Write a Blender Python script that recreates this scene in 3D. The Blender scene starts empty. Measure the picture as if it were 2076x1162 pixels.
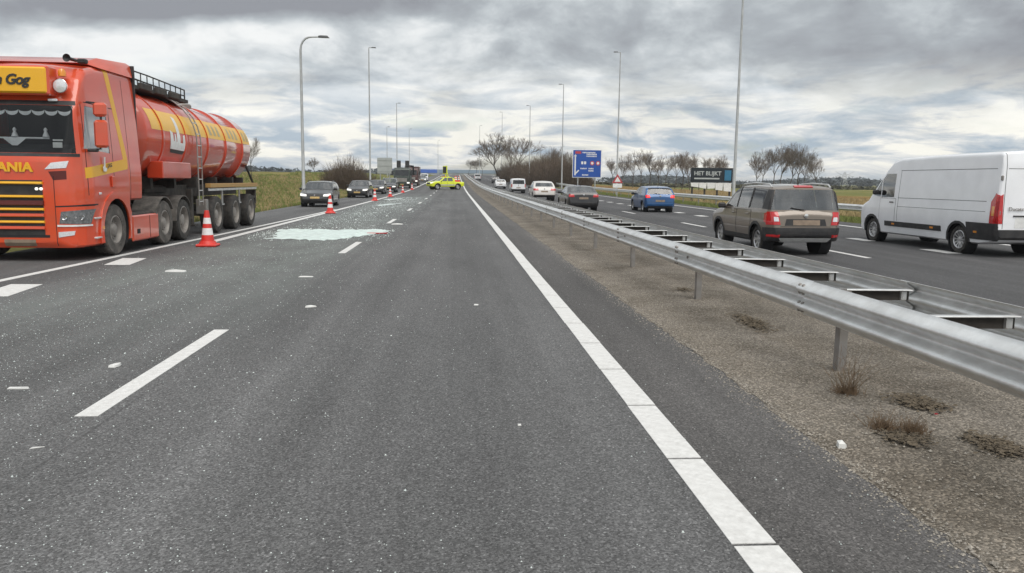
import bpy, bmesh, math, random
import numpy as np
from mathutils import Vector, Matrix
random.seed(7); rnd = random.Random(11)
R = math.radians; PI = math.pi
sc = bpy.context.scene; col = sc.collection

# ------------------------------------------------------------------ camera
CAMH = 1.62
yaw, pitch, roll = math.atan(114/1600), math.atan(215/1600), 0.012
fw = Vector((math.sin(yaw)*math.cos(pitch), math.cos(yaw)*math.cos(pitch), -math.sin(pitch)))
r0 = Vector((math.cos(yaw), -math.sin(yaw), 0)); u0 = r0.cross(fw)
r1 = r0*math.cos(roll)+u0*math.sin(roll); u1 = -r0*math.sin(roll)+u0*math.cos(roll)
cd = bpy.data.cameras.new('camera'); cam = bpy.data.objects.new('camera', cd); col.objects.link(cam)
m = Matrix((r1, u1, -fw)).transposed().to_4x4(); m.translation = (0, 0, CAMH); cam.matrix_world = m
cd.sensor_width = 36; cd.lens = 1600/2076*36; cd.clip_end = 6000; cd.clip_start = .05
sc.camera = cam

# ------------------------------------------------------------------ sky and sun
SUN_AZ, SUN_EL = R(160), R(56)            # azimuth from +Y towards +X
world = bpy.data.worlds.new('World'); sc.world = world; world.use_nodes = True
def build_world():
    nt = world.node_tree; nt.nodes.clear(); N = nt.nodes.new; L = nt.links.new
    def math_(op, a, b=None, clamp=False):
        n = N('ShaderNodeMath'); n.operation = op; n.use_clamp = clamp
        for i, v in enumerate((a, b)):
            if v is None: continue
            if isinstance(v, (int, float)): n.inputs[i].default_value = v
            else: L(v, n.inputs[i])
        return n.outputs[0]
    tc = N('ShaderNodeTexCoord'); sep = N('ShaderNodeSeparateXYZ'); L(tc.outputs['Generated'], sep.inputs[0])
    x, y, z = sep.outputs
    zc = math_('ADD', math_('MAXIMUM', z, 0.0), 0.16)
    cx_, cy_ = math_('DIVIDE', x, zc), math_('DIVIDE', y, zc)
    comb = N('ShaderNodeCombineXYZ'); L(cx_, comb.inputs[0]); L(cy_, comb.inputs[1])
    def noise(vec, scale, detail, rough, off, sx=1, sy=1, dist=0.0):
        mp = N('ShaderNodeMapping'); L(vec, mp.inputs[0]); mp.inputs['Location'].default_value = off
        mp.inputs['Scale'].default_value = (sx, sy, 1)
        n = N('ShaderNodeTexNoise'); n.inputs['Scale'].default_value = scale; n.inputs['Detail'].default_value = detail
        n.inputs['Roughness'].default_value = rough; n.inputs['Distortion'].default_value = dist
        L(mp.outputs[0], n.inputs['Vector']); return n.outputs[0]
    hl = math_('SQRT', math_('ADD', math_('MULTIPLY', x, x), math_('MULTIPLY', y, y)))
    xn, yn = math_('DIVIDE', x, hl), math_('DIVIDE', y, hl)
    lz = math_('LOGARITHM', math_('ADD', math_('MAXIMUM', z, 0.0), .06), 2.718)
    def sph(a, b_):
        c_ = N('ShaderNodeCombineXYZ'); L(math_('MULTIPLY', xn, a), c_.inputs[0]); L(math_('MULTIPLY', yn, a), c_.inputs[1]); L(math_('MULTIPLY', lz, b_), c_.inputs[2]); return c_.outputs[0]
    P1 = sph(6.5, 3.0)
    big = noise(P1, .42, 2, .5, (3.1, 1.7, .5))
    mid = noise(P1, 1.0, 11, .56, (7.3, 2.2, 1.1), 1, 1, .35)
    fin_ = noise(P1, 3.2, 8, .6, (1.3, 5.2, .2), 1, 1, .3)
    mass = math_('ADD', math_('ADD', math_('MULTIPLY', big, .30), math_('MULTIPLY', mid, .70)), math_('MULTIPLY', fin_, .16))
    # two heavy grey masses that hang in the upper sky
    def blob(px, py, sx, sy, amt):
        dx = math_('DIVIDE', math_('SUBTRACT', cx_, px), sx); dy = math_('DIVIDE', math_('SUBTRACT', cy_, py), sy)
        d = math_('ADD', math_('MULTIPLY', dx, dx), math_('MULTIPLY', dy, dy))
        return math_('MULTIPLY', math_('POWER', 2.718, math_('MULTIPLY', d, -1.0)), amt)
    mass = math_('ADD', mass, blob(-.78, 2.63, .60, .18, .56))
    mass = math_('ADD', mass, blob(1.55, 2.85, .9, .75, .09))
    mass = math_('ADD', mass, blob(-1.3, 3.2, .8, .35, -.09))
    mass = math_('ADD', mass, blob(-.60, 3.55, .22, .14, .12)); mass = math_('ADD', mass, blob(.45, 3.55, .22, .10, .08))
    ramp = N('ShaderNodeValToRGB'); L(mass, ramp.inputs[0]); e = ramp.color_ramp.elements
    e[0].position, e[0].color = .48, (.565, .575, .575, 1)
    e[1].position, e[1].color = .80, (.19, .20, .22, 1)
    for p, c in ((.545, (.465, .485, .495, 1)), (.61, (.345, .37, .388, 1)), (.68, (.262, .283, .302, 1))):
        n_ = e.new(p); n_.color = c
    # low bank of brighter cumulus near the horizon
    elv = N('ShaderNodeCombineXYZ'); L(math_('MULTIPLY', xn, 9.0), elv.inputs[0]); L(math_('MULTIPLY', yn, 9.0), elv.inputs[1]); L(math_('MULTIPLY', z, 46.0), elv.inputs[2])
    cum = noise(elv.outputs[0], 1.0, 10, .60, (2.7, .4, .3), 1, 1, .5)
    cr = N('ShaderNodeValToRGB'); L(cum, cr.inputs[0]); e = cr.color_ramp.elements
    e[0].position, e[0].color = .39, (.24, .30, .36, 1); e[1].position, e[1].color = .57, (.68, .66, .59, 1)
    n_ = e.new(.47); n_.color = (.39, .42, .44, 1)
    n_ = e.new(.52); n_.color = (.53, .53, .515, 1)
    low = N('ShaderNodeMapRange'); low.interpolation_type = 'SMOOTHSTEP'
    L(z, low.inputs[0]); low.inputs[1].default_value = .155; low.inputs[2].default_value = .03
    lowf = math_('MULTIPLY', low.outputs[0], .85)
    mx = N('ShaderNodeMixRGB'); L(lowf, mx.inputs[0]); L(ramp.outputs[0], mx.inputs[1]); L(cr.outputs[0], mx.inputs[2])
    sky = N('ShaderNodeTexSky'); sky.sky_type = 'NISHITA'; sky.sun_disc = False
    sky.sun_elevation = SUN_EL; sky.sun_rotation = SUN_AZ; sky.air_density = 1.2; sky.dust_density = 2.0
    scl = N('ShaderNodeMixRGB'); scl.blend_type = 'MULTIPLY'; scl.inputs[0].default_value = 1
    L(mx.outputs[0], scl.inputs[1]); scl.inputs[2].default_value = (10, 10, 10, 1)
    # gaps where the blue sky shows through
    gap = noise(elv.outputs[0], .55, 5, .5, (9.2, 3.3, 0))
    gm = N('ShaderNodeMapRange'); gm.interpolation_type = 'SMOOTHSTEP'; L(gap, gm.inputs[0])
    gm.inputs[1].default_value = .56; gm.inputs[2].default_value = .70
    gf = math_('MULTIPLY', math_('MULTIPLY', gm.outputs[0], low.outputs[0]), .75)
    fin = N('ShaderNodeMixRGB'); L(gf, fin.inputs[0]); L(scl.outputs[0], fin.inputs[1]); L(sky.outputs[0], fin.inputs[2])
    bg = N('ShaderNodeBackground'); bg.inputs['Strength'].default_value = .1; L(fin.outputs[0], bg.inputs[0])
    out = N('ShaderNodeOutputWorld'); L(bg.outputs[0], out.inputs[0])
build_world()
sl = bpy.data.lights.new('sun', 'SUN'); sl.energy = 1.5; sl.angle = R(50); sl.color = (1, .96, .9)
sun = bpy.data.objects.new('sun', sl); col.objects.link(sun)
sd = Vector((math.sin(SUN_AZ)*math.cos(SUN_EL), math.cos(SUN_AZ)*math.cos(SUN_EL), math.sin(SUN_EL)))
sun.rotation_euler = (-sd).to_track_quat('-Z', 'Y').to_euler(); sun.location = sd*200
vs = sc.view_settings; vs.view_transform = 'Standard'; vs.look = 'None'; vs.exposure = .72; vs.gamma = 1; vs.use_curve_mapping = False

# ------------------------------------------------------------------ materials
def nodes(name):
    mt = bpy.data.materials.new(name); mt.use_nodes = True; nt = mt.node_tree
    return mt, nt, nt.nodes['Principled BSDF']
def M(name, c, rough=.5, metal=0., var=.12, scale=6., bump=0., bscale=60., coat=0., emit=0., dirt=None):
    mt, nt, b = nodes(name); N = nt.nodes.new; L = nt.links.new
    tc = N('ShaderNodeTexCoord'); n = N('ShaderNodeTexNoise'); n.inputs['Scale'].default_value = scale; n.inputs['Detail'].default_value = 5
    L(tc.outputs['Object'], n.inputs['Vector'])
    rp = N('ShaderNodeValToRGB'); L(n.outputs[0], rp.inputs[0]); e = rp.color_ramp.elements
    e[0].position, e[1].position = .3, .7
    e[0].color = (*[v*(1-var) for v in c], 1); e[1].color = (*[min(1, v*(1+var)) for v in c], 1)
    out = rp.outputs[0]
    if dirt:      # dust with a shape of its own: (colour, amount, scale)
        d = N('ShaderNodeTexNoise'); d.inputs['Scale'].default_value = dirt[2]; d.inputs['Detail'].default_value = 7; d.inputs['Roughness'].default_value = .65
        L(tc.outputs['Object'], d.inputs['Vector'])
        mr = N('ShaderNodeMapRange'); L(d.outputs[0], mr.inputs[0]); mr.inputs[1].default_value = .4; mr.inputs[2].default_value = .75; mr.inputs[4].default_value = dirt[1]
        mx = N('ShaderNodeMixRGB'); L(mr.outputs[0], mx.inputs[0]); L(out, mx.inputs[1]); mx.inputs[2].default_value = (*dirt[0], 1); out = mx.outputs[0]
    L(out, b.inputs['Base Color'])
    b.inputs['Roughness'].default_value = rough; b.inputs['Metallic'].default_value = metal
    b.inputs['Coat Weight'].default_value = coat; b.inputs['Coat Roughness'].default_value = .06
    if emit: b.inputs['Emission Color'].default_value = (*c, 1); b.inputs['Emission Strength'].default_value = emit
    if bump:
        n2 = N('ShaderNodeTexNoise'); n2.inputs['Scale'].default_value = bscale; n2.inputs['Detail'].default_value = 4; L(tc.outputs['Object'], n2.inputs['Vector'])
        bp = N('ShaderNodeBump'); bp.inputs['Strength'].default_value = bump; bp.inputs['Distance'].default_value = .02
        L(n2.outputs[0], bp.inputs['Height']); L(bp.outputs[0], b.inputs['Normal'])
    return mt
def glass_mat(name, tint, refl=.08):
    mt, nt, b = nodes(name); nt.nodes.remove(b); N = nt.nodes.new; L = nt.links.new
    t = N('ShaderNodeBsdfTransparent'); t.inputs[0].default_value = (*tint, 1)
    g = N('ShaderNodeBsdfGlossy'); g.inputs['Roughness'].default_value = .03
    fr = N('ShaderNodeFresnel'); fr.inputs['IOR'].default_value = 1.6
    n = N('ShaderNodeTexNoise'); n.inputs['Scale'].default_value = 3; tc = N('ShaderNodeTexCoord'); L(tc.outputs['Object'], n.inputs['Vector'])
    mr = N('ShaderNodeMapRange'); L(n.outputs[0], mr.inputs[0]); mr.inputs[3].default_value = refl*.6; mr.inputs[4].default_value = refl*1.4
    ad = N('ShaderNodeMath'); ad.operation = 'ADD'; ad.use_clamp = True; L(fr.outputs[0], ad.inputs[0]); L(mr.outputs[0], ad.inputs[1])
    mx = N('ShaderNodeMixShader'); L(ad.outputs[0], mx.inputs[0]); L(t.outputs[0], mx.inputs[1]); L(g.outputs[0], mx.inputs[2])
    L(mx.outputs[0], nt.nodes['Material Output'].inputs[0]); return mt

def paint(name, c, rough=.35, dirt=.25, coat=.7, metal=0.): return M(name, c, rough, metal, .05, 2, coat=coat, dirt=((.22, .19, .16), dirt, 2.2))
MAT = dict(
    white_line=M('road_paint', (.70, .695, .68), .7, 0, .07, 30, .25, 120, dirt=((.36, .35, .33), .45, 13)),
    steel=M('galvanised_steel', (.74, .75, .75), .40, .6, .12, 3.5, .1, 30, dirt=((.36, .34, .31), .4, 5)),
    post_steel=M('weathered_post', (.27, .26, .25), .6, .4, .2, 4, dirt=((.20, .16, .12), .5, 6)),
    steel_dull=M('dull_steel', (.30, .29, .28), .6, .5, .2, 4, dirt=((.20, .14, .09), .5, 6)),
    pole=M('pole_steel', (.42, .43, .43), .5, .4, .15, 2),
    pole_dark=M('lamp_head_metal', (.07, .07, .07), .5),
    rubber=M('tyre_rubber', (.028, .027, .026), .85, 0, .2, 20, dirt=((.16, .14, .12), .4, 9)),
    rubber_dusty=M('dusty_tyre', (.07, .065, .06), .9, 0, .2, 12, dirt=((.24, .215, .19), .7, 5)),
    rim=M('alloy_rim', (.55, .55, .56), .3, .8, .08, 8),
    rim_dusty=M('dusty_steel_rim', (.27, .25, .23), .6, .3, .2, 9),
    black=M('black_plastic', (.022, .022, .024), .55, 0, .2, 12, dirt=((.12, .11, .1), .25, 5)),
    dark=M('dark_interior', (.02, .02, .022), .85),
    chassis=M('chassis_dirt_web_shade', (.035, .032, .03), .8, 0, .3, 6, dirt=((.13, .11, .09), .5, 5)),
    glass=glass_mat('car_glass', (.66, .72, .71), .20), glass_dark=glass_mat('privacy_glass', (.34, .37, .37), .06),
    glass_truck=glass_mat('windscreen_glass', (.90, .93, .94), .0), glass_sky=glass_mat('side_glass', (.5, .55, .55), .38),
    lens_red=M('red_lens', (.50, .012, .015), .15, 0, .1, 30, coat=1), lens_white=M('clear_lens', (.75, .76, .78), .12, .2, .12, 40, coat=1),
    lens_grey=M('headlamp_glass', (.20, .21, .22), .1, .3, .35, 25, coat=1), lens_lit=M('lit_headlamp', (1, .97, .88), .2, emit=.45), lens_amber=M('amber_lens', (.75, .27, .02), .2, coat=1), brake=M('lit_brake_lamp', (.9, .02, .02), .2, emit=.35),
    plate=M('licence_plate', (.52, .36, .14), .5, 0, .2, 14), plate_blur=M('worn_plate', (.25, .19, .14), .6, 0, .2, 8),
    chrome=M('chrome', (.75, .75, .76), .15, 1), white_plastic=M('white_sign_face', (.75, .75, .74), .5),
    cone_red=M('cone_red', (.68, .035, .025), .5, 0, .12, 9, dirt=((.2, .12, .1), .3, 6)), cone_white=M('cone_reflective_white', (.78, .78, .78), .4, 0, .08, 20),
)
WHITE_LINE = MAT['white_line']

# ------------------------------------------------------------------ mesh helpers
def ob(name, bm, mat, parent=None, smooth=35, loc=None):
    me = bpy.data.meshes.new(name)
    if isinstance(bm, bmesh.types.BMesh): bm.to_mesh(me); bm.free()
    else: me = bm
    if mat is not None:
        me.materials.clear(); me.materials.append(MAT[mat] if isinstance(mat, str) else mat)
    if smooth:
        me.shade_smooth(); me.set_sharp_from_angle(angle=R(smooth))
    o = bpy.data.objects.new(name, me); col.objects.link(o)
    if parent: o.parent = parent
    if loc: o.location = loc
    return o
def tag(o, label=None, cat=None, group=None, kind=None):
    for k, v in (('label', label), ('category', cat), ('group', group), ('kind', kind)):
        if v: o[k] = v
    return o
def thing(name, label, cat, loc=(0, 0, 0), rz=0, group=None):
    o = bpy.data.objects.new(name, None); col.objects.link(o); o.empty_display_size = .2
    o.location = loc; o.rotation_euler = (0, 0, rz); return tag(o, label, cat, group)
def dup(o, parent=None):
    c = o.copy(); col.objects.link(c); c.parent = parent
    for ch in o.children: dup(ch, c)
    return c
def B(): return bmesh.new()
def hull(bm, pts):
    vs_ = [bm.verts.new(p) for p in pts]
    r = bmesh.ops.convex_hull(bm, input=vs_)
    dead = [g for g in r['geom_interior'] if isinstance(g, bmesh.types.BMVert) and g.is_valid]
    if dead: bmesh.ops.delete(bm, geom=dead, context='VERTS')
def box(bm, c, s, b=0., rot=None):
    hx, hy, hz = (v/2 for v in s); b = min(b, hx*.9, hy*.9, hz*.9); pts = []
    for i in (-1, 1):
        for j in (-1, 1):
            for k in (-1, 1):
                if b > 0: pts += [(i*(hx-b), j*(hy-b), k*hz), (i*(hx-b), j*hy, k*(hz-b)), (i*hx, j*(hy-b), k*(hz-b))]
                else: pts.append((i*hx, j*hy, k*hz))
    mt = Matrix.Translation(c) @ (rot.to_4x4() if rot else Matrix())
    pts = [mt @ Vector(p) for p in pts]
    if b > 0: hull(bm, pts)
    else:
        v = [bm.verts.new(p) for p in pts]
        for f in ((0, 1, 3, 2), (4, 6, 7, 5), (0, 4, 5, 1), (2, 3, 7, 6), (0, 2, 6, 4), (1, 5, 7, 3)): bm.faces.new([v[i] for i in f])
def tube(bm, pts, r, n=8, cap=True):
    pts = [Vector(p) for p in pts]; rs = r if isinstance(r, (list, tuple)) else [r]*len(pts); rings = []
    up = None
    for i, p in enumerate(pts):
        d = (pts[min(i+1, len(pts)-1)]-pts[max(i-1, 0)]).normalized()
        if up is None: up = d.orthogonal().normalized()
        a = (up-d*up.dot(d)).normalized(); up = a; b_ = d.cross(a)
        rings.append([bm.verts.new(p+(a*math.cos(2*PI*k/n)+b_*math.sin(2*PI*k/n))*rs[i]) for k in range(n)])
    for i in range(len(rings)-1):
        for k in range(n): bm.faces.new((rings[i][k], rings[i][(k+1) % n], rings[i+1][(k+1) % n], rings[i+1][k]))
    if cap and n > 2: bm.faces.new(rings[0][::-1]); bm.faces.new(rings[-1])
def lathe(bm, prof, axis='z', n=24, c=(0, 0, 0), a0=0., a1=2*PI):
    """prof: (radius, along)"""
    c = Vector(c); full = abs(a1-a0-2*PI) < 1e-6; m_ = n if full else n+1; rings = []
    for rr, h in prof:
        ring = []
        for k in range(m_):
            a = a0+(a1-a0)*k/n; x, y = rr*math.cos(a), rr*math.sin(a)
            ring.append(bm.verts.new(c+Vector({'z': (x, y, h), 'x': (h, x, y), 'y': (x, h, y)}[axis])))
        rings.append(ring)
    for i in range(len(rings)-1):
        for k in range(n if full else n):
            k2 = (k+1) % m_
            bm.faces.new((rings[i][k], rings[i][k2], rings[i+1][k2], rings[i+1][k]))
    bmesh.ops.recalc_face_normals(bm, faces=bm.faces)
def prism(bm, poly, axis, a, b):
    def P(p, t): return {'x': (t, p[0], p[1]), 'y': (p[0], t, p[1]), 'z': (p[0], p[1], t)}[axis]
    v0 = [bm.verts.new(P(p, a)) for p in poly]; v1 = [bm.verts.new(P(p, b)) for p in poly]; n = len(poly)
    fs = [bm.faces.new(v0[::-1]), bm.faces.new(v1)]
    for i in range(n): fs.append(bm.faces.new((v0[i], v0[(i+1) % n], v1[(i+1) % n], v1[i])))
    bmesh.ops.recalc_face_normals(bm, faces=fs)
def quad(bm, pts): return bm.faces.new([bm.verts.new(p) for p in pts])
def raw(name, verts, faces, mat, parent=None, smooth=0):
    me = bpy.data.meshes.new(name); me.from_pydata(verts, [], faces); return ob(name, me, mat, parent, smooth)
def text_bm(s, size, depth, shear=0., bold=0., align='LEFT', space=1.):
    cu = bpy.data.curves.new('lettering', 'FONT'); cu.body = s; cu.size = size; cu.extrude = depth; cu.shear = shear; cu.offset = bold; cu.align_x = align; cu.space_character = space; cu.resolution_u = 3
    o = bpy.data.objects.new('lettering', cu); col.objects.link(o)
    me = bpy.data.meshes.new_from_object(o.evaluated_get(bpy.context.evaluated_depsgraph_get()))
    bpy.data.objects.remove(o); bm = B(); bm.from_mesh(me); bpy.data.meshes.remove(me); return bm
def text(name, s, size, parent, mat, fn, depth=.004, **k):
    bm = text_bm(s, size, depth, **k)
    for v in bm.verts: v.co = Vector(fn(v.co.x, v.co.y, v.co.z))
    bmesh.ops.recalc_face_normals(bm, faces=bm.faces)
    return ob(name, bm, mat, parent, 0)

# ------------------------------------------------------------------ road profile and terrain height
_py = [-80, 0, 45, 70, 90, 103, 118, 130, 165, 230, 300, 385, 450, 520, 620, 800, 3000]
_pz = [0, 0, 0, .03, .08, .15, .27, .40, .88, 1.75, 2.95, 4.0, 4.45, 4.3, 3.4, 2.0, 0]
_yy = np.linspace(-80, 1200, 2561); _k = np.hanning(41); _k /= _k.sum()
_zz = np.convolve(np.pad(np.interp(_yy, _py, _pz), 20, 'edge'), _k, 'valid')
def zr(y): return float(np.interp(y, _yy, _zz))
def sm(t): t = max(0., min(1., t)); return t*t*(3-2*t)
def zg(x, y):
    d = max(0, abs(x-4)-15)
    base = zr(y)*(1-sm(d/55))
    if x < -10:
        a = sm((-11-x)/13)*(1-sm((-60-x)/60)); b = sm((y-25)/25)*(1-sm((y-190)/120))
        base += a*b*(1.95+.25*math.sin(y*.11)+.15*math.sin(y*.31+x*.2))
        base -= .12*sm((-9.4-x)/1.2)*(1-sm((-10.5-x)/4))
    if x > 18.5: base -= .35*sm((x-18.5)/5)*(1-sm((x-100)/200))
    return base-.09
# ------------------------------------------------------------------ surface materials
def ground_mat():
    mt, nt, b = nodes('grass_ground'); N = nt.nodes.new; L = nt.links.new
    tc = N('ShaderNodeTexCoord')
    def nz(s, d, rough=.6, sx=1, sy=1):
        mp = N('ShaderNodeMapping'); L(tc.outputs['Object'], mp.inputs[0]); mp.inputs['Scale'].default_value = (sx, sy, 1)
        n = N('ShaderNodeTexNoise'); n.inputs['Scale'].default_value = s; n.inputs['Detail'].default_value = d; n.inputs['Roughness'].default_value = rough
        L(mp.outputs[0], n.inputs['Vector']); return n.outputs[0]
    r1_ = N('ShaderNodeValToRGB'); L(nz(.05, 8, .7, 1, .5), r1_.inputs[0]); e = r1_.color_ramp.elements
    e[0].position, e[0].color = .36, (.13, .155, .042, 1); e[1].position, e[1].color = .66, (.29, .235, .10, 1)
    n_ = e.new(.5); n_.color = (.17, .175, .05, 1)
    fine = N('ShaderNodeValToRGB'); L(nz(2.2, 8, .75), fine.inputs[0]); e = fine.color_ramp.elements
    e[0].position, e[0].color = .3, (.55, .55, .5, 1); e[1].position, e[1].color = .75, (1.35, 1.3, 1.2, 1)
    mu = N('ShaderNodeMixRGB'); mu.blend_type = 'MULTIPLY'; mu.inputs[0].default_value = 1; L(r1_.outputs[0], mu.inputs[1]); L(fine.outputs[0], mu.inputs[2])
    # brown reeds / dead bracken belt right of the motorway
    sp = N('ShaderNodeSeparateXYZ'); L(tc.outputs['Object'], sp.inputs[0])
    def band(sock, a, b_, c_, d_):
        m1 = N('ShaderNodeMapRange'); m1.interpolation_type = 'SMOOTHSTEP'; L(sock, m1.inputs[0]); m1.inputs[1].default_value = a; m1.inputs[2].default_value = b_
        m2 = N('ShaderNodeMapRange'); m2.interpolation_type = 'SMOOTHSTEP'; L(sock, m2.inputs[0]); m2.inputs[1].default_value = c_; m2.inputs[2].default_value = d_; m2.inputs[3].default_value = 1; m2.inputs[4].default_value = 0
        k = N('ShaderNodeMath'); k.operation = 'MULTIPLY'; L(m1.outputs[0], k.inputs[0]); L(m2.outputs[0], k.inputs[1]); return k.outputs[0]
    k = N('ShaderNodeMath'); k.operation = 'MULTIPLY'; L(band(sp.outputs[0], 20, 26, 60, 75), k.inputs[0]); L(band(sp.outputs[1], 42, 55, 190, 220), k.inputs[1])
    k2 = N('ShaderNodeMath'); k2.operation = 'MULTIPLY'; k2.inputs[1].default_value = .8; L(k.outputs[0], k2.inputs[0])
    br = N('ShaderNodeValToRGB'); L(nz(.35, 6, .7), br.inputs[0]); e = br.color_ramp.elements
    e[0].position, e[0].color = .35, (.14, .095, .03, 1); e[1].position, e[1].color = .65, (.33, .145, .05, 1)
    mx = N('ShaderNodeMixRGB'); L(k2.outputs[0], mx.inputs[0]); L(mu.outputs[0], mx.inputs[1]); L(br.outputs[0], mx.inputs[2])
    L(mx.outputs[0], b.inputs['Base Color']); b.inputs['Roughness'].default_value = .95; b.inputs['Specular IOR Level'].default_value = .15
    bp = N('ShaderNodeBump'); bp.inputs['Strength'].default_value = .8; bp.inputs['Distance'].default_value = .25; L(nz(3, 8, .75), bp.inputs['Height']); L(bp.outputs[0], b.inputs['Normal'])
    return mt
def asphalt_mat(name, tone, warm=(1, 1, 1), dust=True):
    mt, nt, b = nodes(name); N = nt.nodes.new; L = nt.links.new
    tc = N('ShaderNodeTexCoord'); P = tc.outputs['Object']
    def mapped(sx, sy, off=(0, 0, 0)):
        mp = N('ShaderNodeMapping'); L(P, mp.inputs[0]); mp.inputs['Scale'].default_value = (sx, sy, 1); mp.inputs['Location'].default_value = off; return mp.outputs[0]
    def nz(v, s, d=4, rough=.6):
        n = N('ShaderNodeTexNoise'); n.inputs['Scale'].default_value = s; n.inputs['Detail'].default_value = d; n.inputs['Roughness'].default_value = rough; L(v, n.inputs['Vector']); return n.outputs[0]
    def ramp(f, pts):
        rp = N('ShaderNodeValToRGB'); L(f, rp.inputs[0]); e = rp.color_ramp.elements
        e[0].position, e[0].color = pts[0][0], (*[pts[0][1]]*3, 1); e[1].position, e[1].color = pts[-1][0], (*[pts[-1][1]]*3, 1)
        for p, v in pts[1:-1]: q = e.new(p); q.color = (v, v, v, 1)
        return rp.outputs[0]
    def mul(a, b_):
        m_ = N('ShaderNodeMixRGB'); m_.blend_type = 'MULTIPLY'; m_.inputs[0].default_value = 1
        for s_, v in ((m_.inputs[1], a), (m_.inputs[2], b_)):
            if isinstance(v, tuple): s_.default_value = v
            else: L(v, s_)
        return m_.outputs[0]
    stones = N('ShaderNodeTexVoronoi'); stones.inputs['Scale'].default_value = 95; L(P, stones.inputs['Vector'])
    sval = ramp(stones.outputs['Color'], [(.0, .42), (.55, .92), (.85, 1.4), (1, 2.6)])
    fine = ramp(nz(P, 170, 3, .7), [(.25, .55), (.5, 1), (.8, 1.55)])
    large = ramp(nz(mapped(1, .25), .55, 5, .55), [(.3, .78), (.7, 1.2)])
    tracks = ramp(nz(mapped(1.6, .012), 1.0, 3, .5), [(.32, .80), (.68, 1.18)])
    c = mul(mul(mul(mul((tone*warm[0], tone*warm[1], tone*warm[2], 1), sval), fine), large), tracks)
    if dust:
        sx_ = N('ShaderNodeSeparateXYZ'); L(P, sx_.inputs[0])
        def step(a, b_, inv=False):
            q = N('ShaderNodeMapRange'); q.interpolation_type = 'SMOOTHSTEP'; L(sx_.outputs[0], q.inputs[0]); q.inputs[1].default_value = a; q.inputs[2].default_value = b_
            if inv: q.inputs[3].default_value = 1; q.inputs[4].default_value = 0
            return q.outputs[0]
        m_ = N('ShaderNodeMixRGB'); m_.blend_type = 'MULTIPLY'; L(step(1.40, 1.46), m_.inputs[0]); L(c, m_.inputs[1]); m_.inputs[2].default_value = (.88, .845, .82, 1); c = m_.outputs[0]
        k_ = N('ShaderNodeMath'); k_.operation = 'MULTIPLY'; L(step(-2.345, -2.335), k_.inputs[0]); L(step(-2.325, -2.315, True), k_.inputs[1])
        k3 = N('ShaderNodeMath'); k3.operation = 'MULTIPLY'; L(k_.outputs[0], k3.inputs[0]); L(ramp(nz(P, .7, 4), [(.45, 0), (.60, .4)]), k3.inputs[1])
        m_ = N('ShaderNodeMixRGB'); L(k3.outputs[0], m_.inputs[0]); L(c, m_.inputs[1]); m_.inputs[2].default_value = (.025, .025, .026, 1); c = m_.outputs[0]
        # worn patches and old drips
        m_ = N('ShaderNodeMixRGB'); m_.blend_type = 'MULTIPLY'; L(ramp(nz(mapped(2.2, .35, (4, 9, 0)), 1.3, 8, .7), [(.55, 0), (.72, .55)]), m_.inputs[0]); L(c, m_.inputs[1]); m_.inputs[2].default_value = (.70, .70, .71, 1); c = m_.outputs[0]
    if dust:   # pale film of crushed glass and extinguisher powder in the slow lane
        sp = N('ShaderNodeSeparateXYZ'); L(P, sp.inputs[0])
        def band(sock, a, b_, c_, d_):
            m1 = N('ShaderNodeMapRange'); m1.interpolation_type = 'SMOOTHSTEP'; L(sock, m1.inputs[0]); m1.inputs[1].default_value = a; m1.inputs[2].default_value = b_
            m2 = N('ShaderNodeMapRange'); m2.interpolation_type = 'SMOOTHSTEP'; L(sock, m2.inputs[0]); m2.inputs[1].default_value = c_; m2.inputs[2].default_value = d_; m2.inputs[3].default_value = 1; m2.inputs[4].default_value = 0
            k = N('ShaderNodeMath'); k.operation = 'MULTIPLY'; L(m1.outputs[0], k.inputs[0]); L(m2.outputs[0], k.inputs[1]); return k.outputs[0]
        k = N('ShaderNodeMath'); k.operation = 'MULTIPLY'; L(band(sp.outputs[0], -6.3, -5.2, -3.2, -1.6), k.inputs[0]); L(band(sp.outputs[1], 5, 14, 60, 95), k.inputs[1])
        k2 = N('ShaderNodeMath'); k2.operation = 'MULTIPLY'; L(k.outputs[0], k2.inputs[0]); L(ramp(nz(mapped(1, .45), .8, 7, .65), [(.36, .12), (.62, .62)]), k2.inputs[1])
        mx = N('ShaderNodeMixRGB'); L(k2.outputs[0], mx.inputs[0]); L(c, mx.inputs[1]); mx.inputs[2].default_value = (.20, .225, .21, 1); c = mx.outputs[0]
    L(c, b.inputs['Base Color']); b.inputs['Roughness'].default_value = .8; b.inputs['Specular IOR Level'].default_value = .35
    bp = N('ShaderNodeBump'); bp.inputs['Strength'].default_value = .55; bp.inputs['Distance'].default_value = .006
    L(stones.outputs['Distance'], bp.inputs['Height']); bp.invert = True; L(bp.outputs[0], b.inputs['Normal'])
    return mt
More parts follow.
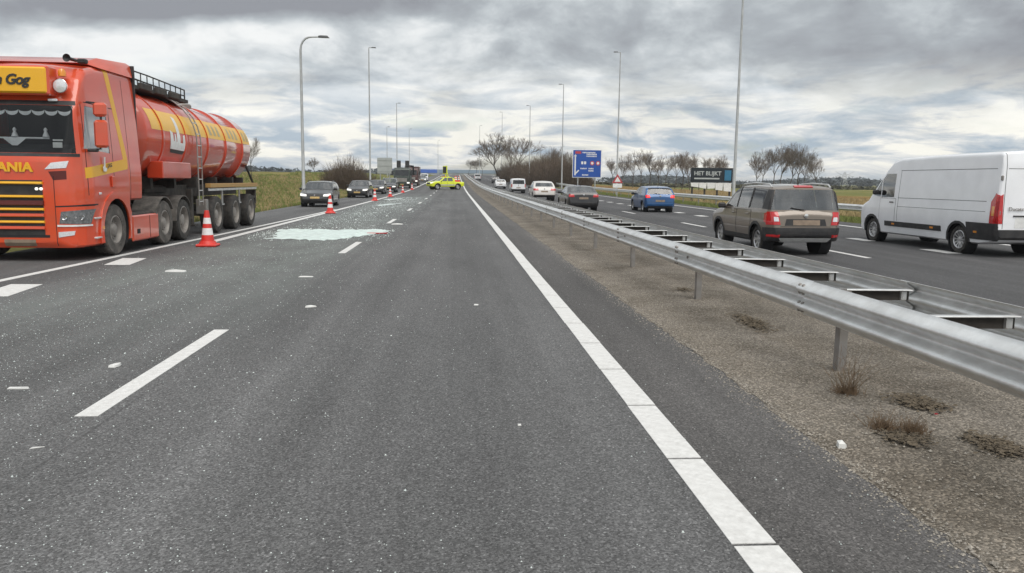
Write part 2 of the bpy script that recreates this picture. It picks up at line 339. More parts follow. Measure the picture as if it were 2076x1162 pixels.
def gravel_mat():
    mt, nt, b = nodes('sandy_gravel'); N = nt.nodes.new; L = nt.links.new
    tc = N('ShaderNodeTexCoord'); P = tc.outputs['Object']
    def nz(s, d, rough=.65):
        n = N('ShaderNodeTexNoise'); n.inputs['Scale'].default_value = s; n.inputs['Detail'].default_value = d; n.inputs['Roughness'].default_value = rough; L(P, n.inputs['Vector']); return n.outputs[0]
    def ramp(f, pts):
        rp = N('ShaderNodeValToRGB'); L(f, rp.inputs[0]); e = rp.color_ramp.elements
        e[0].position, e[0].color = pts[0][0], (*pts[0][1], 1); e[1].position, e[1].color = pts[-1][0], (*pts[-1][1], 1)
        for p, v in pts[1:-1]: q = e.new(p); q.color = (*v, 1)
        return rp.outputs[0]
    vo = N('ShaderNodeTexVoronoi'); vo.inputs['Scale'].default_value = 75; L(P, vo.inputs['Vector'])
    st = ramp(vo.outputs['Color'], [(0, (.45, .43, .40)), (.6, (1, 1, 1)), (1, (2.1, 2.05, 2.0))])
    base = ramp(nz(.9, 7), [(.32, (.13, .113, .092)), (.5, (.198, .176, .148)), (.68, (.25, .225, .195))])
    f_ = ramp(nz(120, 3), [(.25, (.6, .6, .6)), (.8, (1.4, 1.4, 1.4))])
    def mul(a, b_):
        m_ = N('ShaderNodeMixRGB'); m_.blend_type = 'MULTIPLY'; m_.inputs[0].default_value = 1; L(a, m_.inputs[1]); L(b_, m_.inputs[2]); return m_.outputs[0]
    moss = ramp(nz(1.6, 9, .75), [(.59, (0, 0, 0)), (.67, (.85, .85, .85))])
    mx = N('ShaderNodeMixRGB'); L(moss, mx.inputs[0]); L(mul(mul(base, st), f_), mx.inputs[1]); mx.inputs[2].default_value = (.115, .095, .075, 1)
    L(mx.outputs[0], b.inputs['Base Color']); b.inputs['Roughness'].default_value = .95; b.inputs['Specular IOR Level'].default_value = .2
    bp = N('ShaderNodeBump'); bp.inputs['Strength'].default_value = .7; bp.inputs['Distance'].default_value = .012; L(vo.outputs['Distance'], bp.inputs['Height']); bp.invert = True; L(bp.outputs[0], b.inputs['Normal'])
    return mt

# ------------------------------------------------------------------ ground, roads, median
def grid_axis(spans):
    out = []
    for a, b_, s in spans:
        n = max(1, round((b_-a)/s)); out += [a+(b_-a)*i/n for i in range(n)]
    return out+[spans[-1][1]]
xs = grid_axis([(-2500, -400, 150), (-400, -60, 20), (-60, -24, 3), (-24, -8, .8), (-8, 19, 3), (19, 30, 1), (30, 80, 5), (80, 400, 30), (400, 2500, 150)])
ys = grid_axis([(-60, 20, 8), (20, 140, 3), (140, 320, 6), (320, 800, 16), (800, 4500, 150)])
gv = [(x, y, zg(x, y)+(rnd.uniform(-.05, .05) if (x < -10.5 or x > 19.5) and y < 300 else 0)) for y in ys for x in xs]; nx = len(xs)
gf = [(j*nx+i, j*nx+i+1, (j+1)*nx+i+1, (j+1)*nx+i) for j in range(len(ys)-1) for i in range(nx-1)]
tag(raw('ground', gv, gf, ground_mat(), None, 60), 'grassy verge and flat fields on both sides of the motorway', 'ground', kind='structure')

RY = grid_axis([(-40, 60, 2.5), (60, 620, 5)])
def sheet(name, xl, xr, mat, dz=0., cols=4, skirt=.12, jl=None, jr=None, ys_=RY, bumpy=None):
    v = []; f = []; n = cols+1
    for y in ys_:
        a, b_ = xl(y)+(jl(y) if jl else 0), xr(y)+(jr(y) if jr else 0)
        row = [a]+[a+(b_-a)*i/cols for i in range(n)]+[b_]
        for i, x in enumerate(row):
            z = zr(y)+dz+(bumpy(x, y) if bumpy and 0 < i < n+1 else 0)
            v.append((x, y, z-(skirt if i in (0, n+1) else 0)))
    w = n+2
    for j in range(len(ys_)-1):
        for i in range(w-1): f.append((j*w+i, j*w+i+1, (j+1)*w+i+1, (j+1)*w+i))
    return raw(name, v, f, mat, None, 30)
def wob(a, s, ph): return lambda y: a*(math.sin(y*s+ph)+.6*math.sin(y*s*2.7+ph*2)+.4*math.sin(y*s*6.1+1.3*ph))
road = tag(sheet('road', lambda y: -9.35, lambda y: 2.45, asphalt_mat('asphalt', .120, (1, .995, 1.0)), jl=wob(.04, .5, 1)), 'grey asphalt carriageway strewn with crushed glass', 'road', kind='structure')
RZ = -.045   # the other carriageway lies a little lower
road2 = tag(sheet('road', lambda y: 4.62, lambda y: 17.35, asphalt_mat('asphalt_worn', .080, (1, .985, 1.01), False), dz=RZ, jr=wob(.05, .4, 2)), 'opposite asphalt carriageway with moving traffic', 'road', kind='structure')
MY = grid_axis([(0, 30, .12), (30, 120, .6), (120, 620, 5)])
def mb(x, y):
    e_ = sm((x-2.24)/.30)
    if y > 40: return .003+.005*e_
    return .002+.011*e_+.007*(math.sin(x*3.1+y*.7)*math.sin(y*1.3-x)+.6*math.sin(x*7+y*2.9))*sm((x-2.4)/.5)*sm((4.5-x)/.3)+rnd.uniform(-.004, .004)*e_
median = tag(sheet('median', lambda y: 2.28, lambda y: 4.66, gravel_mat(), dz=.0, cols=16, jl=lambda y: .012*math.sin(y*1.1)+rnd.uniform(-.022, .022), bumpy=mb, skirt=.004, ys_=MY), 'sandy gravel strip under the crash barrier', 'median', kind='structure')

def line_strip(name, parent, pts, w, th=.004, dz=0.):
    """flat painted strip along (x,y) points, 4 mm thick"""
    v = []; f = []
    for i, (x, y) in enumerate(pts):
        z = zr(y)+dz+.0005
        v += [(x-w/2, y, z), (x-w/2, y, z+th), (x+w/2, y, z+th), (x+w/2, y, z)]
        if i:
            a = (i-1)*4
            f += [(a+k, a+k+1, a+5+k, a+4+k) for k in range(3)]
    n = len(v); f += [(0, 3, 2, 1), (n-4, n-3, n-2, n-1)]
    return raw(name, v, f, WHITE_LINE, parent)
def shared(name, me, parent, loc, rot=None):
    o = bpy.data.objects.new(name, me); col.objects.link(o); o.parent = parent; o.location = loc
    if rot: o.rotation_euler = rot
    return o
def xc(y): return -.10*sm((y-30)/110)     # the lines drift very slightly left with distance
# edge line in slabs of about a metre
seg = B(); box(seg, (0, 0, .0025), (.205, 1.085, .005)); seg0 = ob('edge_line_slab', seg, WHITE_LINE, road, 0, (1.35, 1.62, .0007))
for k in range(1, 36): shared('edge_line_slab', seg0.data, road, (1.35+rnd.uniform(-.003, .003), 1.62+1.113*k, .0007))
line_strip('edge_line', road, [(1.35+xc(y), y) for y in grid_axis([(41.1, 120, 4), (120, 600, 8)])], .2)
for k in range(0, 34):
    y0 = 5.37+12.03*k; line_strip('lane_dash', road, [(-2.5+xc(y0), y0), (-2.5+xc(y0), y0+3.12)], .155)
SOL = [(-7.12, 2), (-7.0, 12), (-6.88, 15.7), (-6.58, 27), (-6.42, 36), (-6.24, 48), (-6.18, 62), (-6.2, 90), (-6.3, 140), (-6.35, 600)]
def solx(y): return float(np.interp(y, [p[1] for p in SOL], [p[0] for p in SOL]))
line_strip('edge_line', road, [(solx(y), y) for y in grid_axis([(2, 42, 2)])], .15)
line_strip('edge_line', road, [(-6.14-.15*sm((y-60)/80), y) for y in grid_axis([(19.4, 60, 2), (60, 600, 8)])], .22, .0044)
for k in range(-1, 2):
    y0 = 10.9+3.95*k; b_ = B(); x0 = -6.27+.01*k
    if y0 > 30 and x0-.22 < solx(y0)+.1: x0 = solx(y0)+.36
    prism(b_, [(x0-.17, y0), (x0+.28, y0), (x0+.12, y0+1.22), (x0-.33, y0+1.22)], 'z', .0006, .0048); ob('block_mark', b_, WHITE_LINE, road, 0)
# opposite carriageway
line_strip('edge_line', road2, [(5.15, y) for y in grid_axis([(-5, 60, 4), (60, 600, 8)])], .2, dz=RZ)
for k in range(-1, 34): line_strip('lane_dash', road2, [(9.42, 17.4+12*k), (9.42, 20.5+12*k)], .155, dz=RZ)
for k in range(-3, 40): line_strip('block_mark', road2, [(12.35, 22.7+4*k), (12.35, 23.9+4*k)], .42, dz=RZ)
line_strip('edge_line', road2, [(15.75+.4*sm((y-40)/60), y) for y in grid_axis([(-5, 60, 4), (60, 600, 8)])], .2, dz=RZ)

# ------------------------------------------------------------------ crash barriers
def rail_prof(side):      # W-beam section in (x, z); side=-1 faces -x
    return [(side*(.006+.044*(1-math.cos(2*PI*(z-.44)/.16))), z) for z in [.44+.32*i/24 for i in range(25)]]
def rail_panel_mesh(side, length, th=.004):
    bm = B(); pr = rail_prof(side); rings = []
    for y in (0, length):
        rings.append([bm.verts.new((x, y, z)) for x, z in pr])
    for i in range(len(pr)-1): bm.faces.new((rings[0][i], rings[0][i+1], rings[1][i+1], rings[1][i]))
    bmesh.ops.recalc_face_normals(bm, faces=bm.faces)
    bmesh.ops.solidify(bm, geom=bm.faces[:], thickness=th)
    me = bpy.data.meshes.new('rail_panel'); bm.to_mesh(me); bm.free(); me.materials.append(MAT['steel']); me.shade_smooth(); me.set_sharp_from_angle(angle=R(50)); return me
def post_mesh(h_, w=.09, d=.036):
    bm = B(); prism(bm, [(-d, -w/2), (d, -w/2), (d, -w/2+.008), (-d+.008, -w/2+.008), (-d+.008, w/2-.008), (d, w/2-.008), (d, w/2), (-d, w/2)], 'z', -.3, h_)
    me = bpy.data.meshes.new('post'); bm.to_mesh(me); bm.free(); me.materials.append(MAT['post_steel']); return me
def bolt_mesh(side):
    bm = B(); lathe(bm, [(.0001, .012*side), (.014, .012*side), (.019, .004*side), (.019, -.01*side)], 'x', 8)
    me = bpy.data.meshes.new('bolt'); bm.to_mesh(me); bm.free(); me.materials.append(MAT['steel_dull']); return me
barrier = thing('crash_barrier', 'double sided galvanised steel crash barrier on the sandy median', 'guardrail', (3.6, 2.4, 0))
PIT = 4.1; P0 = 6.55
pmF, pmR = rail_panel_mesh(-1, PIT+.12), rail_panel_mesh(1, PIT+.12); pst = post_mesh(.72)
bltF = bolt_mesh(-1)
sp_bm = B(); box(sp_bm, (0, 0, 0), (.80, .075, .010), .003); box(sp_bm, (.34, .02, -.05), (.05, .06, .09), .01)
sp_me = bpy.data.meshes.new('spreader'); sp_bm.to_mesh(sp_me); sp_bm.free(); sp_me.materials.append(MAT['steel'])
wb_bm = B(); box(wb_bm, (0, .03, -.05), (.80, .008, .09))
wb_me = bpy.data.meshes.new('spreader_shade_web'); wb_bm.to_mesh(wb_me); wb_bm.free(); wb_me.materials.append(MAT['chassis'])  # dark material paints in the shade on the spreader's near face
FX, RX = 3.19, 4.05
def bar_loc(x, y, z=0): return (x-3.6, y-2.4, z)
def slope(y): return math.atan2(zr(y+PIT)-zr(y), PIT)
for k in range(-2, 84):
    y = P0+PIT*k+(.25)
    j = rnd.uniform(-.008, .008); lap = .007*(k % 2)
    shared('rail_panel', pmF, barrier, bar_loc(FX+j-lap, y, zr(y)), (slope(y), 0, rnd.uniform(-.0012, .0012)))
    shared('rail_panel', pmR, barrier, bar_loc(RX-j+lap, y, zr(y)), (slope(y), 0, 0))
    yp = P0+PIT*k
    shared('post', pst, barrier, bar_loc(FX+.16, yp, zr(yp)), (0, R(rnd.uniform(-1, 1)), 0))
    if yp < 60:
        for q in range(3):
            ys2 = yp+PIT*q/3+.12
            q_ = shared('spreader', sp_me, barrier, bar_loc((FX+RX)/2, ys2, zr(ys2)+.70), (0, R(rnd.uniform(-.6, .6)), R(rnd.uniform(-2, 2)))); shared('spreader_shade_web', wb_me, q_, (0, 0, 0))
    else:
        shared('spreader', sp_me, barrier, bar_loc((FX+RX)/2, yp, zr(yp)+.70))
    if yp < 30:
        for zz in (.49, .55, .65, .71):
            for dy in (.03, .10): shared('bolt', bltF, barrier, bar_loc(FX-.016-.044*(1-math.cos(2*PI*(zz-.44)/.16)), y+dy, zr(y)+zz))
        shared('bolt', bltF, barrier, bar_loc(FX-.008, yp, zr(y)+.60))
for yj in (P0+PIT+.25, P0+.25+3*PIT, P0+.25-PIT):
    pass
rb = thing('crash_barrier', 'single steel crash barrier on the grass verge beyond the opposite lanes', 'guardrail', (18.3, 10, 0))
pst2 = post_mesh(.70)
for k in range(-1, 90):
    y = 10+PIT*k; z = zg(18.4, y)+.06
    shared('rail_panel', pmF, rb, (-.1, y-10, z), (math.atan2(zg(18.4, y+PIT)-zg(18.4, y), PIT), 0, 0))
    shared('post', pst2, rb, (.06, y-10, z))
    if y > 420: break

# ------------------------------------------------------------------ vehicle shell
class Shell:
    def __init__(s, W, top, bot, plan, belt, roof, tumble, re=.09, crown=.03, rows=16, step=.05, sill=.94, base_z=None):
        s.W, s.belt, s.roof, s.tumble = W, belt, roof, tumble; s.sill = sill
        s.top, s.bot, s.plan = sorted(top), sorted(bot), sorted(plan)
        f = lambda T: (lambda y: float(np.interp(y, [p[0] for p in T], [p[1] for p in T])))
        s.ft, s.fb, s.fp = f(s.top), f(s.bot), f(s.plan)
        # stations by arc length of the top profile
        st = []
        for (y0, z0), (y1, z1) in zip(s.top, s.top[1:]):
            n = max(1, int(math.hypot(y1-y0, z1-z0)/step)); st += [y0+(y1-y0)*i/n for i in range(n)]
        st.append(s.top[-1][0]); st = [st[0]]+[y for a, y in zip(st, st[1:]) if y-a > 1e-4]
        bm = s.bm = B(); rings = []
        for y in st:
            zt, zb = s.ft(y), s.fb(y); r_ = min(re, (zt-zb)*.35); c_ = crown*min(1, (zt-zb)/.5); ze = zt-c_
            half = []
            hb = s.hw(y, zb)
            half.append((0., zb)); half.append((hb*.5, zb)); half.append((hb-.05, zb)); 
            z0, z1 = zb+.04, ze-r_
            for i in range(rows+1):
                z = z0+(z1-z0)*i/rows; half.append((s.hw(y, z), z))
            h1 = s.hw(y, z1)
            for a in (22, 45, 67, 90): half.append((h1-r_+r_*math.cos(R(a)), z1+r_*math.sin(R(a))))
            hx = h1-r_
            for q in (.75, .5, .25, 0): half.append((hx*q, ze+c_*(1-q*q)))
            ring = [bm.verts.new((x, y, z)) for x, z in half]+[bm.verts.new((-x, y, z)) for x, z in half[1:-1][::-1]]
            rings.append(ring)
        n = len(rings[0])
        for a, b_ in zip(rings, rings[1:]):
            for k in range(n): bm.faces.new((a[k], a[(k+1) % n], b_[(k+1) % n], b_[k]))
        h_ = n//2
        for ring in (rings[0], rings[-1]):       # end caps as strips between mirrored points
            for k in range(0, h_):
                a, b_, c_, d_ = ring[k], ring[k+1], ring[(n-k-1) % n], ring[(n-k) % n]
                vs_ = []
                for v in (a, b_, c_, d_):
                    if v not in vs_: vs_.append(v)
                if len(vs_) > 2: bm.faces.new(vs_)
        bmesh.ops.recalc_face_normals(bm, faces=bm.faces); bm.normal_update()
    def hw(s, y, z):
        w = s.W/2*s.fp(y)
        if z > s.belt: k = (z-s.belt)/(s.roof-s.belt); return w*(.985-s.tumble*(k+.25*k*k)/1.25)
        t = (z-s.fb(y))/max(.05, s.belt-s.fb(y)); t = max(0, min(1, t))
        return w*(s.sill+(1-s.sill)*math.sin(min(1, t*1.7)*PI/2)-.015*sm((t-.6)/.4))
    def grab(s, name, poly, axis, mat, parent, sgn=1, off=.004, remove=False, nmin=.2, lim=None):
        """cut a convex polygon out of the skin and make it a part of its own"""
        bm = s.bm
        ix = {'side': (1, 2), 'back': (0, 2), 'front': (0, 2), 'top': (0, 1)}[axis]
        lo = [min(p[i] for p in poly) for i in (0, 1)]; hi = [max(p[i] for p in poly) for i in (0, 1)]
        def ok(f):
            nn = f.normal
            d = {'side': nn.x*sgn, 'back': -nn.y, 'front': nn.y, 'top': nn.z}[axis]
            if d < nmin: return False
            if lim and not lim(f.calc_center_median()): return False
            for i, a in enumerate(ix):
                cs = [v.co[a] for v in f.verts]
                if max(cs) < lo[i] or min(cs) > hi[i]: return False
            return True
        geom = [f for f in bm.faces if ok(f)]
        if not geom: return None
        cxy = (sum(p[0] for p in poly)/len(poly), sum(p[1] for p in poly)/len(poly)); planes = []
        gs = set(geom)
        for f in geom: gs.update(f.edges); gs.update(f.verts)
        geom = list(gs)
        for a, b_ in zip(poly, poly[1:]+poly[:1]):
            nx_, ny_ = b_[1]-a[1], -(b_[0]-a[0])
            if (cxy[0]-a[0])*nx_+(cxy[1]-a[1])*ny_ > 0: nx_, ny_ = -nx_, -ny_
            ln = math.hypot(nx_, ny_)
            if ln < 1e-7: continue
            no, co = [0, 0, 0], [0, 0, 0]; no[ix[0]], no[ix[1]] = nx_/ln, ny_/ln; co[ix[0]], co[ix[1]] = a
            r_ = bmesh.ops.bisect_plane(bm, geom=geom, dist=1e-5, plane_co=co, plane_no=no); geom = r_['geom']; planes.append((a, nx_/ln, ny_/ln))
        ins = []
        for f in geom:
            if not isinstance(f, bmesh.types.BMFace) or not f.is_valid: continue
            c = f.calc_center_median(); q = (c[ix[0]], c[ix[1]])
            if all((q[0]-a[0])*n0+(q[1]-a[1])*n1 <= 1e-6 for a, n0, n1 in planes): ins.append(f)
        if not ins: return None
        nb = B(); mp = {}; nrm = {}
        for f in ins:
            f.normal_update()
            for v in f.verts: nrm[v] = nrm.get(v, Vector())+f.normal
        iset = set(ins)
        for v, nn in nrm.items(): mp[v] = nb.verts.new(v.co+nn.normalized()*off)
        for f in ins: nb.faces.new([mp[v] for v in f.verts])
        if off > 0 and not remove:
            base = {}
            for f in ins:
                for lp in f.loops:
                    e = lp.edge
                    if any(g not in iset for g in e.link_faces) or len(e.link_faces) == 1:
                        a, b_ = lp.vert, lp.link_loop_next.vert
                        for v in (a, b_):
                            if v not in base: base[v] = nb.verts.new(v.co-nrm[v].normalized()*.002)
                        nb.faces.new((mp[b_], mp[a], base[a], base[b_]))
        if remove: bmesh.ops.delete(bm, geom=ins, context='FACES')
        return ob(name, nb, mat, parent, 35)
def circle(cy_, cz, r_, n=18): return [(cy_+r_*math.cos(2*PI*k/n), cz+r_*math.sin(2*PI*k/n)) for k in range(n)]

_wheels = {}
def wheel_proto(r_, w, style):
    key = (r_, w, style)
    if key in _wheels: return _wheels[key]
    t = B(); rr = r_*(.66 if style != 'truck' else .56)
    lathe(t, [(rr, -w/2+.02), (rr+.02, -w/2), (r_-.03, -w/2+.005), (r_-.008, -w/2+.03), (r_, -w/2+.05), (r_, -.02), (r_-.008, -.017), (r_-.008, -.010), (r_, -.007), (r_, .02), (r_-.008, .023), (r_-.008, .03), (r_, .033), (r_, w/2-.05), (r_-.008, w/2-.03), (r_-.03, w/2-.005), (rr+.02, w/2), (rr, w/2-.02)], 'x', 32)
    tyre = bpy.data.meshes.new('wheel'); t.to_mesh(tyre); t.free()
    tyre.materials.append(MAT['rubber_dusty' if style == 'truck' else 'rubber']); tyre.shade_smooth(); tyre.set_sharp_from_angle(angle=R(40))
    b_ = B()      # rim faces +x
    if style == 'truck':      # dished steel rim with a hub
        lathe(b_, [(rr+.005, w/2-.012), (rr-.02, w/2-.004), (rr-.035, w/2-.03), (rr-.06, w/2-.10), (rr*.72, w/2-.125), (rr*.66, w/2-.09), (rr*.5, w/2-.085), (rr*.42, w/2-.04), (rr*.30, w/2-.02), (.001, w/2-.015)], 'x', 28)
        for k in range(10): a = 2*PI*k/10; lathe(b_, [(.0165, w/2-.10), (.0165, w/2-.055), (.001, w/2-.05)], 'x', 6, (0, rr*.58*math.cos(a), rr*.58*math.sin(a)))
    elif style == 'drive':    # deep set hub of a twin / trailer wheel
        lathe(b_, [(rr+.005, w/2-.012), (rr-.02, w/2-.004), (rr-.04, w/2-.06), (rr-.05, w/2-.16), (rr*.6, w/2-.17), (rr*.45, w/2-.15), (rr*.40, w/2-.05), (rr*.25, w/2-.03), (.001, w/2-.03)], 'x', 28)
    else:
        lathe(b_, [(rr+.004, w/2-.02), (rr-.012, w/2-.012), (rr-.03, w/2-.03), (rr-.04, -.02)], 'x', 30)
        lathe(b_, [(rr-.035, -.015), (.001, -.015)], 'x', 20)
        lathe(b_, [(.065, w/2-.06), (.06, w/2-.035), (.001, w/2-.03)], 'x', 14)
        ns = 5 if style == 'five' else (12 if style == 'steel' else 7)
        for k in range(ns):
            a = 2*PI*k/ns; ca, sa = math.cos(a), math.sin(a); d = .042 if ns < 8 else .02
            hull(b_, [(w/2-q, ca*r2-sa*sg*dd, sa*r2+ca*sg*dd) for r2, dd, q0 in ((.05, d*.9, .05), (rr-.02, d*.75, .03)) for sg in (-1, 1) for q in (q0, q0+.03)])
    rim = bpy.data.meshes.new('rim'); b_.to_mesh(rim); b_.free()
    rim.materials.append(MAT['rim_dusty' if style in ('truck', 'drive') else ('steel_dull' if style == 'steel_dark' else 'rim')]); rim.shade_smooth(); rim.set_sharp_from_angle(angle=R(35))
    _wheels[key] = (tyre, rim); return _wheels[key]
def wheel(parent, x, y, r_, w, style, sgn):
    ty, ri = wheel_proto(r_, w, style)
    o = bpy.data.objects.new('wheel', ty); col.objects.link(o); o.parent = parent; o.location = (x, y, r_); o.rotation_euler = (R(rnd.uniform(0, 360)), 0, 0 if sgn > 0 else PI)
    q = bpy.data.objects.new('rim', ri); col.objects.link(q); q.parent = o
    return o

def make_car(S, name, label, cat, loc, rz, paint_mat, group=None, scale=1.0):
    """S: dict of sizes; local +y is the front"""
    root = thing(name, label, cat, loc, rz, group)
    W, Lf, Lr = S['W'], S['top'][0][0], S['top'][-1][0]; belt, roof = S['belt'], S['roof']; bz = S.get('bz', .22)
    ncap = S.get('nose', .74); tcap = S.get('tail', .86)
    plan = [(Lf, ncap), (Lf-.06, ncap+.10), (Lf-.2, .95), (Lf-.55, 1), (Lr+.5, 1), (Lr+.18, .975), (Lr+.05, tcap+.06), (Lr, tcap)]
    bot = [(Lf, bz+.16), (Lf-.08, bz+.02), (Lf-.5, bz-.03), (Lr+.6, bz-.02), (Lr+.08, bz+.06), (Lr, bz+.18)]
    sh = Shell(W, S['top'], bot, plan, belt, roof, S['tumble'], S.get('re', .09), S.get('crown', .04), step=S.get('step', .06))
    fa, ra, wr = S['fa'], S['ra'], S['wr']
    gl = S.get('glass', 'glass')
    # wheel arches
    for ay in (fa, ra):
        for sg in (1, -1):
            o = sh.grab('arch', circle(ay, wr, wr+.055), 'side', 'dark', root, sg, 0, True, .02, lim=lambda c: c.z < wr*2+.2)
            if o: bpy.data.objects.remove(o)
            if S.get('clad'): sh.grab('arch_trim', circle(ay, wr, wr+.12), 'side', 'black', root, sg, .010, nmin=.1, lim=lambda c: c.z > .25)
            b_ = B(); lathe(b_, [(wr+.06, 0), (wr+.06, -.26), (.01, -.27)], 'x', 16, (0, ay, wr), R(0), R(360))
            for v in b_.verts: v.co.x = sg*(sh.hw(ay, wr)-.012+v.co.x)
            ob('wheel_well', b_, 'dark', root)
            wheel(root, sg*(sh.hw(ay, wr)-.115), ay, wr, .21, S.get('rim', 'seven'), sg)
    # glass
    for poly in S['side_win']:
        for sg in (1, -1): sh.grab('window', poly[1] if isinstance(poly[0], str) else poly, 'side', poly[0] if isinstance(poly[0], str) else gl, root, sg, -.006, True, .3)
    z0, z1 = S['ws']; yw = S.get('ws_y', 0)
    def hwf(z, t): return W/2*(.985-t*(max(0, z-belt)/(roof-belt)))
    sh.grab('windscreen', [(-hwf(z0, S['tumble'])+.10, z0), (hwf(z0, S['tumble'])-.10, z0), (hwf(z1, S['tumble'])-.11, z1), (-hwf(z1, S['tumble'])+.11, z1)], 'front', S.get('ws_glass', gl), root, 1, -.004, True, .3)
    if 'rw' in S:
        z0, z1 = S['rw']; a = S.get('rw_in', .14)
        rw = sh.grab('rear_window', [(-hwf(z0, S['tumble'])+a, z0), (hwf(z0, S['tumble'])-a, z0), (hwf(z1, S['tumble'])-a, z1), (-hwf(z1, S['tumble'])+a, z1)], 'back', S.get('rw_glass', gl), root, 1, -.004, True, .2)
    # doors
    for poly in S.get('doors', []):
        for sg in (1, -1):
            sh.grab('door_gap', [(y+(-.012 if y < sum(p[0] for p in poly)/len(poly) else .012), z+(-.010 if z < .6 else .008)) for y, z in poly], 'side', 'dark', root, sg, .0015)
            d = sh.grab('door', poly, 'side', paint_mat, root, sg, .004)
            yb = min(p[0] for p in poly)+.12; hb = B(); zc_ = belt-.10
            box(hb, (sg*(sh.hw(yb, zc_)+.022), yb+.06, zc_), (.022, .19, .03), .008)
            ob('door_handle', hb, S.get('handle', paint_mat), root)
    for nm, axis, poly, mt, off in S.get('patch', []):
        mir = [poly] if axis in ('front', 'back', 'top') else [poly]
        if axis == 'side':
            for sg in (1, -1): sh.grab(nm, poly, 'side', mt, root, sg, off, nmin=.15)
        else:
            sh.grab(nm, poly, axis, mt or paint_mat, root, 1, off, nmin=.12)
            if all(p[0] > .02 for p in poly): sh.grab(nm, [(-x, z) for x, z in poly][::-1], axis, mt or paint_mat, root, 1, off, nmin=.12)
    ob('body', sh.bm, paint_mat, root, 40)
    # cabin, seats
    cb = B(); cy0, cy1 = S['cabin']; hwid = W/2*.90
    box(cb, (0, (cy0+cy1)/2, (bz+.1+belt-.14)/2), (2*hwid, cy1-cy0, belt-.14-bz-.1), .05); ob('cabin_floor', cb, 'dark', root)
    for sy in S.get('seats', []):
        for sx in (-.36, .36):
            b_ = B(); hull(b_, [(sx+dx, sy+dy, z) for dx in (-.23, .23) for dy, z in ((.0, belt-.25), (.12, belt-.25), (-.12, roof-.42), (-.03, roof-.42))])
            hull(b_, [(sx+dx, sy-.1+dy, z) for dx in (-.12, .12) for dy, z in ((-.05, roof-.37), (.05, roof-.37), (-.06, roof-.20), (.03, roof-.20))])
            ob('seat', b_, 'dark', root)
    # mirrors
    my, mz = S['mirror']
    for sg in (1, -1):
        b_ = B(); xo = sg*(sh.hw(my, mz)+.10); box(b_, (xo, my, mz+.03), (.20, .10, .14), .035); box(b_, (sg*(sh.hw(my, mz)+.0), my+.01, mz-.02), (.12, .05, .04), .01)
        ob('wing_mirror', b_, S.get('mirror_mat', 'black'), root)
    if S.get('rails'):
        y0, y1 = S['rails']
        for sg in (1, -1):
            b_ = B(); x = sg*(sh.hw(0, roof-.12)-.05); zt = [sh.ft(y0), sh.ft((y0+y1)/2), sh.ft(y1)]
            tube(b_, [(x, y0, zt[0]-.05), (x, y0-.12, zt[0]+.02), (x, (y0+y1)/2, zt[1]+.02), (x, y1+.12, zt[2]+.02), (x, y1, zt[2]-.05)], .018, 6); ob('roof_rail', b_, S.get('rail_mat', 'black'), root)
    if S.get('antenna'):
        ay_ = S['antenna']; b_ = B(); tube(b_, [(0, ay_, sh.ft(ay_)-.01), (0, ay_-.10, sh.ft(ay_)+.17)], [.012, .004], 6); ob('antenna', b_, 'black', root)
    if S.get('wiper'):
        y_, z_ = S['wiper']; b_ = B(); tube(b_, [(0, y_, z_), (-.34, y_+.02, z_+.05)], .011, 5); ob('wiper', b_, 'black', root)
    if S.get('badge'):
        y_, z_, ax = S['badge']; b_ = B(); lathe(b_, [(.05, 0), (.05, .012*ax), (.001, .016*ax)], 'y', 14, (0, y_, z_)); ob('badge', b_, 'chrome', root)
    return root
def resc(S, **k): d = dict(S); d.update(k); return d
# ---- body styles (metres, local +y = nose)
SUV = dict(W=1.79, top=[(2.11, .60), (2.08, .80), (1.95, .93), (1.55, 1.02), (1.0, 1.09), (.32, 1.56), (.05, 1.635), (-.9, 1.66), (-1.75, 1.63), (-1.90, 1.57), (-2.02, 1.04), (-2.07, .98), (-2.10, .62)],
    belt=1.03, roof=1.66, tumble=.18, bz=.30, re=.13, tail=.81, fa=1.26, ra=-1.32, wr=.33, ws=(1.12, 1.54), rw=(1.06, 1.53), rw_in=.07, rw_glass='glass', clad=True, cabin=(-1.85, .9), seats=(.1, -.85), mirror=(.82, 1.05),
    side_win=[[(.72, 1.07), (.02, 1.07), (.02, 1.56), (.24, 1.56)], [(-.04, 1.07), (-.78, 1.07), (-.78, 1.56), (-.04, 1.56)], ('glass_dark', [(-.86, 1.08), (-1.62, 1.08), (-1.66, 1.53), (-.86, 1.56)])],
    doors=[[(.78, .42), (-.02, .42), (-.02, 1.02), (.78, 1.02)], [(-.05, .42), (-.86, .42), (-.98, .75), (-.98, 1.02), (-.05, 1.02)]], rails=(.1, -1.75), rail_mat='steel', antenna=-1.55, wiper=(-2.045, 1.06), badge=(-2.09, .93, -1), rim='seven')
